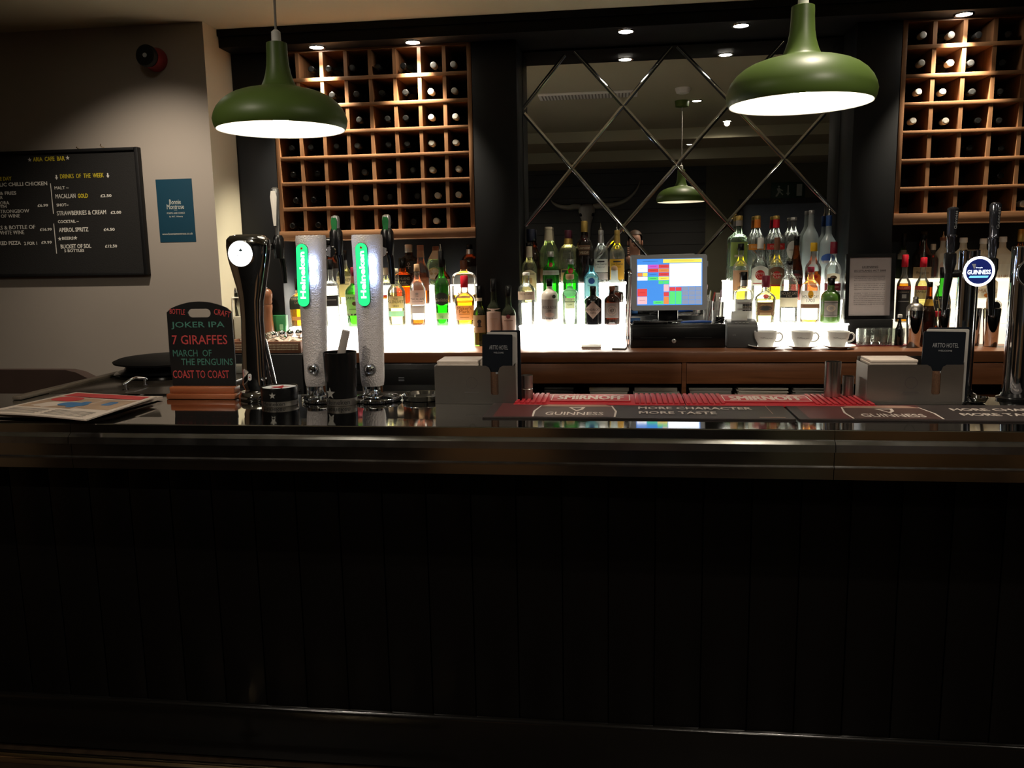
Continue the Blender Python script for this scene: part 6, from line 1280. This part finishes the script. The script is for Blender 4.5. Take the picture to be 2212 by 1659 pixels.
for i in range(4):
    q = atY(590 + 16 * i, 722 + i % 2 * 2, Yb2 + .10); lab = 'glass sugar shaker lying in the basket, %s from the pepper mill' % NTH[i]
    if i == 0:
        gs = thing('glass_shaker', lab, 'shaker', (q.x, Yb2 + .10, CNZ + Hb + .026), radians(-22), 'glass shakers lying in the basket'); MR = Matrix.Rotation(radians(80), 4, 'Y') @ Matrix.Rotation(radians(20), 4, 'X')
        b = BM(); lathe(b, [(-.075, .017), (-.07, .019), (-.01, .019), (0, .016)], 14, M=MR); obj('glass_body', b, m_pourg, gs, smooth=20); b = BM(); lathe(b, [(.0005, .017), (.016, .0165), (.022, .010), (.024, .004)], 16, M=MR); obj('metal_cap', b, m_chrome, gs)
    else: copy_tree(gs, (q.x, Yb2 + .10 + .016 * i, CNZ + Hb + .026 + .002 * i), radians(-22 - 9 * i), lab)
YM = 4.34; c = Vector((atY(577, 650, YM).x, YM, CNZ + .0006)); Hm = atY(573, 618, YM).z - c.z; k = KR(c)
pm = thing('pepper_mill', 'tall turned wooden pepper mill beside the dark pier', 'pepper mill', c)
m_mill = wood('mill_wood', (.11, .045, .022), (.19, .08, .04), 'Z', .3); r = 13.5 * k
b = BM(); lathe(b, [(0, r * 1.12), (Hm * .05, r * 1.1), (Hm * .10, r * 1.0), (Hm * .40, r * .80), (Hm * .58, r * .74), (Hm * .62, r * .80), (Hm * .66, r * .85), (Hm * .70, r * .80)], 32); obj('body', b, m_mill, pm)
b = BM(); lathe(b, [(Hm * .703, r * .72), (Hm * .74, r * .86), (Hm * .78, r * .82), (Hm * .82, r * .92), (Hm * .88, r * .92), (Hm * .93, r * .74), (Hm * .955, r * .4)], 32); obj('turning_head', b, m_mill, pm)
b = BM(); lathe(b, [(Hm * .956, .003), (Hm * .97, .005), (Hm, .003)], 14); obj('top_nut', b, m_chrome, pm)
YG = 4.37; c = Vector((atY(603, 700, YG).x, YG, CNZ + .0006)); hg = atY(600, 681, YG).z - c.z; gb = thing('green_box', 'small green printed box beside the pepper mill', 'box', c); b = BM(); box(b, -.038, .036, 0, .04, 0, hg, bev=.002); prism(b, rrect(.02, .03, .003, 3), .0008, FRONT(.012, -.0001, hg * .62), 1); obj('carton', b, [mat('green_card', (.02, .16, .05), .4), mat('pale_green_print', (.30, .60, .32), .5)], gb)
# steel bin of glass pourers on the glasswasher
YQ = 4.22; c = Vector((atY(507, 700, YQ).x, YQ, CNZ + .0006)); ht = atY(505, 684, YQ).z - c.z; wq = 44 * KR(c)
pb_ = thing('cutlery_bin', 'pale metal bin holding upright glass pourers behind the flared tap', 'bin', (max(c.x, LWX + wq / 2 + .004), YQ, c.z)); b = BM(); box(b, -wq / 2, wq / 2, 0, .14, 0, ht, bev=.004); obj('bin', b, mat('pale_metal', (.42, .40, .34), .4, .3), pb_)
rk = b = BM(); hr = atY(505, 643, YQ).z - c.z
for z in (hr,): tube(b, [(-wq / 2, 0, z), (wq / 2, 0, z), (wq / 2, .10, z), (-wq / 2, .10, z)], .0025, 8, closed=True)
for x in (-wq / 2, wq / 2): tube(b, [(x, 0, ht), (x, 0, hr)], .0025, 8)
obj('wire_rack', b, m_whitem, pb_)
for i in range(3):
    x = pb_.location.x - .035 + .026 * i; lab = 'glass pourer with metal cap in the pale bin, %s from the cream wall' % NTH[i]
    if i == 0:
        ps = thing('glass_pourer', lab, 'pourer', (x, YQ + .05, c.z + ht + .001), 0, 'glass pourers in the bin'); hq = atY(495, 622, YQ).z - c.z - ht; MR = Matrix.Rotation(radians(-10), 4, 'Y')
        b = BM(); lathe(b, [(0, .015), (hq * .75, .0165), (hq * .80, .012)], 14, M=MR); obj('glass_body', b, m_pourg, ps, smooth=20); b = BM(); lathe(b, [(hq * .801, .0135), (hq * .9, .013), (hq, .006)], 16, M=MR); obj('metal_cap', b, m_chrome, ps)
    else: copy_tree(ps, (x, YQ + .05 + .01 * i, c.z + ht + .001), None, lab)
# papers on the open shelf
zsh = zs + .0004
STK = [(1171, 1239, 3, 'black', 'small stack of black notebooks at the left of the open shelf'), (1270, 1357, 2, 'pale', 'thin stack of pale menus in the middle of the first shelf bay'), (1366, 1467, 2, 'mixed', 'wide stack of menus beside the shelf divider, in the first bay'),
       (1487, 1584, 3, 'grey', 'stack of grey pamphlets just right of the shelf divider'), (1590, 1706, 5, 'pale', 'splayed pile of leaflets in the middle of the second bay'), (1716, 1790, 6, 'grey', 'splayed pile of leaflets behind the tall steel cylinder')]
m_pg = {'black': mat('book_black', (.03, .03, .03), .5), 'pale': mat('leaflet_pale', (.42, .39, .33), .7), 'grey': mat('leaflet_grey', (.20, .19, .17), .7), 'mixed': mat('leaflet_mixed', (.30, .29, .25), .7)}
zhi = atY(1300, 834, CNY + .05).z - zsh
for x0, x1, n, kd, lab in STK:
    xa_, xb_ = atY(x0, 840, CNY + .03).x, atY(x1, 840, CNY + .03).x
    th = zhi / n * .82
    for i in range(n):
        o = thing('notebook' if kd == 'black' else 'leaflet_bundle', '%s, %s' % (lab, 'on its own' if n == 1 else ('topmost' if i == n - 1 else ('lowest' if i == 0 else '%s up' % NTH[i]))), 'notebook' if kd == 'black' else 'leaflets', ((xa_ + xb_) / 2 + random.uniform(-.006, .006), CNY + .03 + random.uniform(0, .02), zsh + .0003 + th * i * 1.06), radians(random.uniform(-3, 3)), 'papers on the open shelf')
        w_ = (xb_ - xa_) / 2 * random.uniform(.90, 1.0); b = BM(); box(b, -w_, w_, 0, .18, 0, th, bev=.001); obj('pages', b, m_pg['pale' if (kd == 'mixed' and i % 2) else kd], o)

# ---------------------------------------------------------------- what the mirror shows: the seating side
def refl(px, py, Y): p = atY(px, py, 2 * MIRY - Y); return Vector((p.x, Y, p.z))
m_bone = mat('weathered_bone', (.36, .34, .31), .5, var=.2, bump=.2, bs=40)
c = refl(1268, 452, -1.56); sk = thing('bull_skull', 'longhorn bull skull with wide curved horns on the dark cladding, seen in the mirror', 'animal skull', (c.x, -1.595, c.z))
b = BM(); rings = []
for z, rx, ry in ((.06, .06, .05), (.03, .10, .08), (-.03, .105, .09), (-.09, .085, .085), (-.16, .058, .07), (-.26, .045, .055), (-.34, .042, .045), (-.37, .03, .03)):
    rings.append([b.verts.new((cos(2 * pi * q / 20) * rx, ry + .0 + sin(2 * pi * q / 20) * ry, z)) for q in range(20)])
for A, Z in zip(rings, rings[1:]):
    for q in range(20): b.faces.new((A[q], A[(q + 1) % 20], Z[(q + 1) % 20], Z[q]))
b.faces.new(rings[0]); b.faces.new(rings[-1][::-1]); obj('skull', b, m_bone, sk)
b = BM()
for s in (-1, 1): bmesh.ops.create_uvsphere(b, u_segments=12, v_segments=8, radius=.024, matrix=Matrix.Translation((s * .072, .13, -.07)))
obj('eye_socket', b, m_blkm, sk)
for s in (-1, 1):
    b = BM(); tip = refl(1383 if s > 0 else 1190, 392 if s > 0 else 432, -1.5)
    tx, tz = tip.x - c.x, tip.z - c.z
    tube(b, [(s * .08, .08, .03), (s * .16, .085, .035), (tx * .5, .10, .01 + tz * .1), (tx * .75, .11, tz * .32), (tx * .92, .11, tz * .65), (tx, .10, tz)], [.032, .036, .030, .023, .014, .004], 14, sm=4); obj('horn', b, mat('horn', (.35, .33, .28), .3), sk)
c = refl(1702, 411, -1.59); ex = thing('exit_sign', 'green running-man exit sign above the doorway, seen in the mirror', 'exit sign', (c.x, -1.598, c.z)); b = BM(); box(b, -.20, .20, 0, .02, -.095, .095, bev=.003); obj('panel', b, mat('exit_green', (.016, .05, .028), .5), ex)
b = BM(); M_ = Matrix(((-1, 0, 0, 0), (0, 0, 1, .0206), (0, 1, 0, 0), (0, 0, 0, 1)))      # faces +Y into the room
m_exw = mat('exit_white', (.42, .46, .44), .6)
# seen in the mirror the pictogram reads with the runner at its left
def poly(pts): b.faces.new([b.verts.new(M_ @ Vector((-x, y, 0))) for x, y in pts])
for pts in ([(-.125, .045), (-.110, .060), (-.095, .045), (-.110, .030)], [(-.135, .025), (-.095, .028), (-.085, -.02), (-.12, -.02)], [(-.12, -.02), (-.095, -.02), (-.13, -.075), (-.15, -.07)], [(-.10, -.02), (-.085, -.02), (-.055, -.05), (-.065, -.06)], [(-.10, .02), (-.06, .0), (-.064, -.01), (-.10, .008)], [(-.008, .06), (.008, .06), (.008, -.03), (-.008, -.03)], [(-.025, -.03), (.025, -.03), (0, -.065)], [(.10, .07), (.165, .07), (.165, -.07), (.10, -.07)]): poly(pts)
obj('pictogram', b, m_exw, ex, smooth=None)
for px, py, yy, lab in ((1270, 203, None, 'slatted air vent in the ceiling, seen in the mirror'),):
    d = ray(px, py); t = (CEIL - EYE.z) / d.z; q = EYE + d * t; o = thing('ceiling_vent', lab, 'air vent', (q.x, 2 * MIRY - q.y, CEIL)); b = BM(); box(b, -.36, .36, -.10, .10, -.018, -.0005, bev=.004); obj('frame', b, m_whitem, o)
    b = BM()
    for i in range(28): box(b, -.335 + .0242 * i, -.325 + .0242 * i, -.085, .085, -.021, -.0185)
    obj('slats', b, mat('vent_grey', (.25, .23, .20), .5), o)
d = ray(1475, 190); t = (CEIL - EYE.z) / d.z; q = EYE + d * t; o = thing('smoke_detector', 'round white smoke detector on the ceiling, seen in the mirror', 'smoke detector', (q.x, 2 * MIRY - q.y, CEIL)); b = BM(); lathe(b, [(-.04, .03), (-.035, .045), (-.012, .055), (-.0005, .055)], 24); obj('case', b, m_whitem, o)
# the photographer
hc = refl(1372, 503, -.30); pe = thing('person', 'man in dark clothes taking the photograph with a phone, seen in the mirror', 'person', (hc.x, -.33, 0)); hx = hc.x; pz = 1.69
m_skin = mat('skin', (.42, .22, .15), .5, var=.06); m_hair = mat('brown_hair', (.07, .04, .025), .6); m_jump = mat('dark_jumper', (.015, .015, .018), .8); m_jean = mat('dark_trousers', (.02, .022, .03), .8)
def skin(name, verts, edges, rads, m, parent, root=0, sub=2):
    me = bpy.data.meshes.new(name); me.from_pydata(verts, edges, []); o = bpy.data.objects.new(name, me); COL.objects.link(o); me.materials.append(m); o.parent = parent
    md = o.modifiers.new('skin', 'SKIN'); md.use_smooth_shade = True
    for i, r in enumerate(rads): me.skin_vertices[0].data[i].radius = (r, r) if not isinstance(r, tuple) else r
    me.skin_vertices[0].data[root].use_root = True; s = o.modifiers.new('sub', 'SUBSURF'); s.levels = sub; s.render_levels = sub; return o
gx = -hx     # the phone is at the camera, x = 0
V = [(0, 0, .95), (0, .01, 1.12), (0, .0, 1.32), (0, -.01, 1.46), (0, .0, 1.53), (0, .01, 1.60), (0, .02, 1.66), (0, .015, 1.74), (0, .005, 1.79)]
E_ = [(0, 1), (1, 2), (2, 3), (3, 4), (4, 5), (5, 6), (6, 7), (7, 8)]; Rr = [(.15, .11), (.145, .105), (.165, .115), (.11, .085), (.052, .055), (.062, .072), (.072, .092), (.070, .088), (.042, .05)]
def chain(start, pts, rs):
    i0 = start
    for p, r in zip(pts, rs): V.append(p); Rr.append(r); E_.append((i0, len(V) - 1)); i0 = len(V) - 1
chain(3, [(.19, -.01, 1.42), (.27, .02, 1.18), (gx + .105, .24, 1.46), (gx + .075, .285, 1.53)], [.058, .045, .032, .030])
chain(3, [(-.19, -.01, 1.42), (-.27, .02, 1.20), (gx - .105, .24, 1.45), (gx - .075, .285, 1.53)], [.058, .045, .032, .030])
chain(0, [(.10, 0, .86), (.11, .02, .48), (.12, -.02, .09), (.13, .10, .045)], [.09, .062, .042, .038]); chain(0, [(-.10, 0, .86), (-.11, .02, .48), (-.12, -.02, .09), (-.13, .10, .045)], [.09, .062, .042, .038])
nose = len(V); chain(6, [(0, .125, 1.665)], [.012])
skin('body', V, E_, Rr, m_skin, pe)
big = lambda r, f=1.10, a=.008: (r[0] * f + a, r[1] * f + a) if isinstance(r, tuple) else r * f + a
skin('jumper', [V[0], V[1], V[2], V[3]] + V[9:12] + V[13:16], [(0, 1), (1, 2), (2, 3), (3, 4), (4, 5), (5, 6), (3, 7), (7, 8), (8, 9)], [big(Rr[i]) for i in (0, 1, 2, 3, 9, 10, 11, 13, 14, 15)], m_jump, pe)
skin('trousers', [V[0]] + V[17:20] + V[21:24], [(0, 1), (1, 2), (2, 3), (0, 4), (4, 5), (5, 6)], [(.155, .115)] + [big(Rr[i]) for i in (17, 18, 19, 21, 22, 23)], m_jean, pe)
b = BM(); bmesh.ops.create_uvsphere(b, u_segments=24, v_segments=16, radius=1, matrix=Matrix.Translation((0, -.004, 1.735)) @ Matrix.Diagonal((.080, .098, .082, 1)))
for v in list(b.verts):
    if v.co.z < 1.69 + (.05 if v.co.y > .02 else -.03) + max(0, v.co.y) * .25: b.verts.remove(v)
obj('hair', b, m_hair, pe)
b = BM()
for s in (-1, 1): bmesh.ops.create_uvsphere(b, u_segments=12, v_segments=8, radius=.012, matrix=Matrix.Translation((s * .030, .094, 1.685)))
obj('eyes', b, mat('eye', (.10, .08, .07), .2), pe)
for s in (-1, 1):
    b = BM(); bmesh.ops.create_uvsphere(b, u_segments=12, v_segments=8, radius=1, matrix=Matrix.Translation((s * .078, .01, 1.67)) @ Matrix.Diagonal((.010, .018, .030, 1))); obj('ear', b, m_skin, pe)
for s in (-1, 1):       # hands closing on the phone's edges
    w0 = Vector((gx + s * .075, .285, 1.53)); hv, he, hr_ = [tuple(w0), tuple(w0 + Vector((-s * .002, .015, .05)))], [(0, 1)], [.030, .034]
    for j in range(4):
        a0 = Vector((gx + s * .088, .297, 1.552 + .020 * j)); base_i = len(hv)
        hv += [tuple(a0), tuple(a0 + Vector((s * .002, .020, .004))), tuple(a0 + Vector((-s * .016, .026 - .003 * j, .006)))]; he += [(1, base_i), (base_i, base_i + 1), (base_i + 1, base_i + 2)]; hr_ += [.0095, .0085, .0075]
    i0 = len(hv); hv += [tuple(w0 + Vector((-s * .004, -.006, .040))), tuple(w0 + Vector((-s * .022, -.004, .066)))]; he += [(1, i0), (i0, i0 + 1)]; hr_ += [.011, .009]
    skin('hand', hv, he, hr_, m_skin, pe)
ph = thing('smartphone', 'dark smartphone held up by the photographer, seen in the mirror', 'phone', (0, -.016, 1.58)); b = BM(); prism(b, rrect(.152, .076, .010, 4), .008, Matrix(((1, 0, 0, 0), (0, 0, 1, -.004), (0, 1, 0, -.004), (0, 0, 0, 1)))); obj('case', b, m_blk, ph)
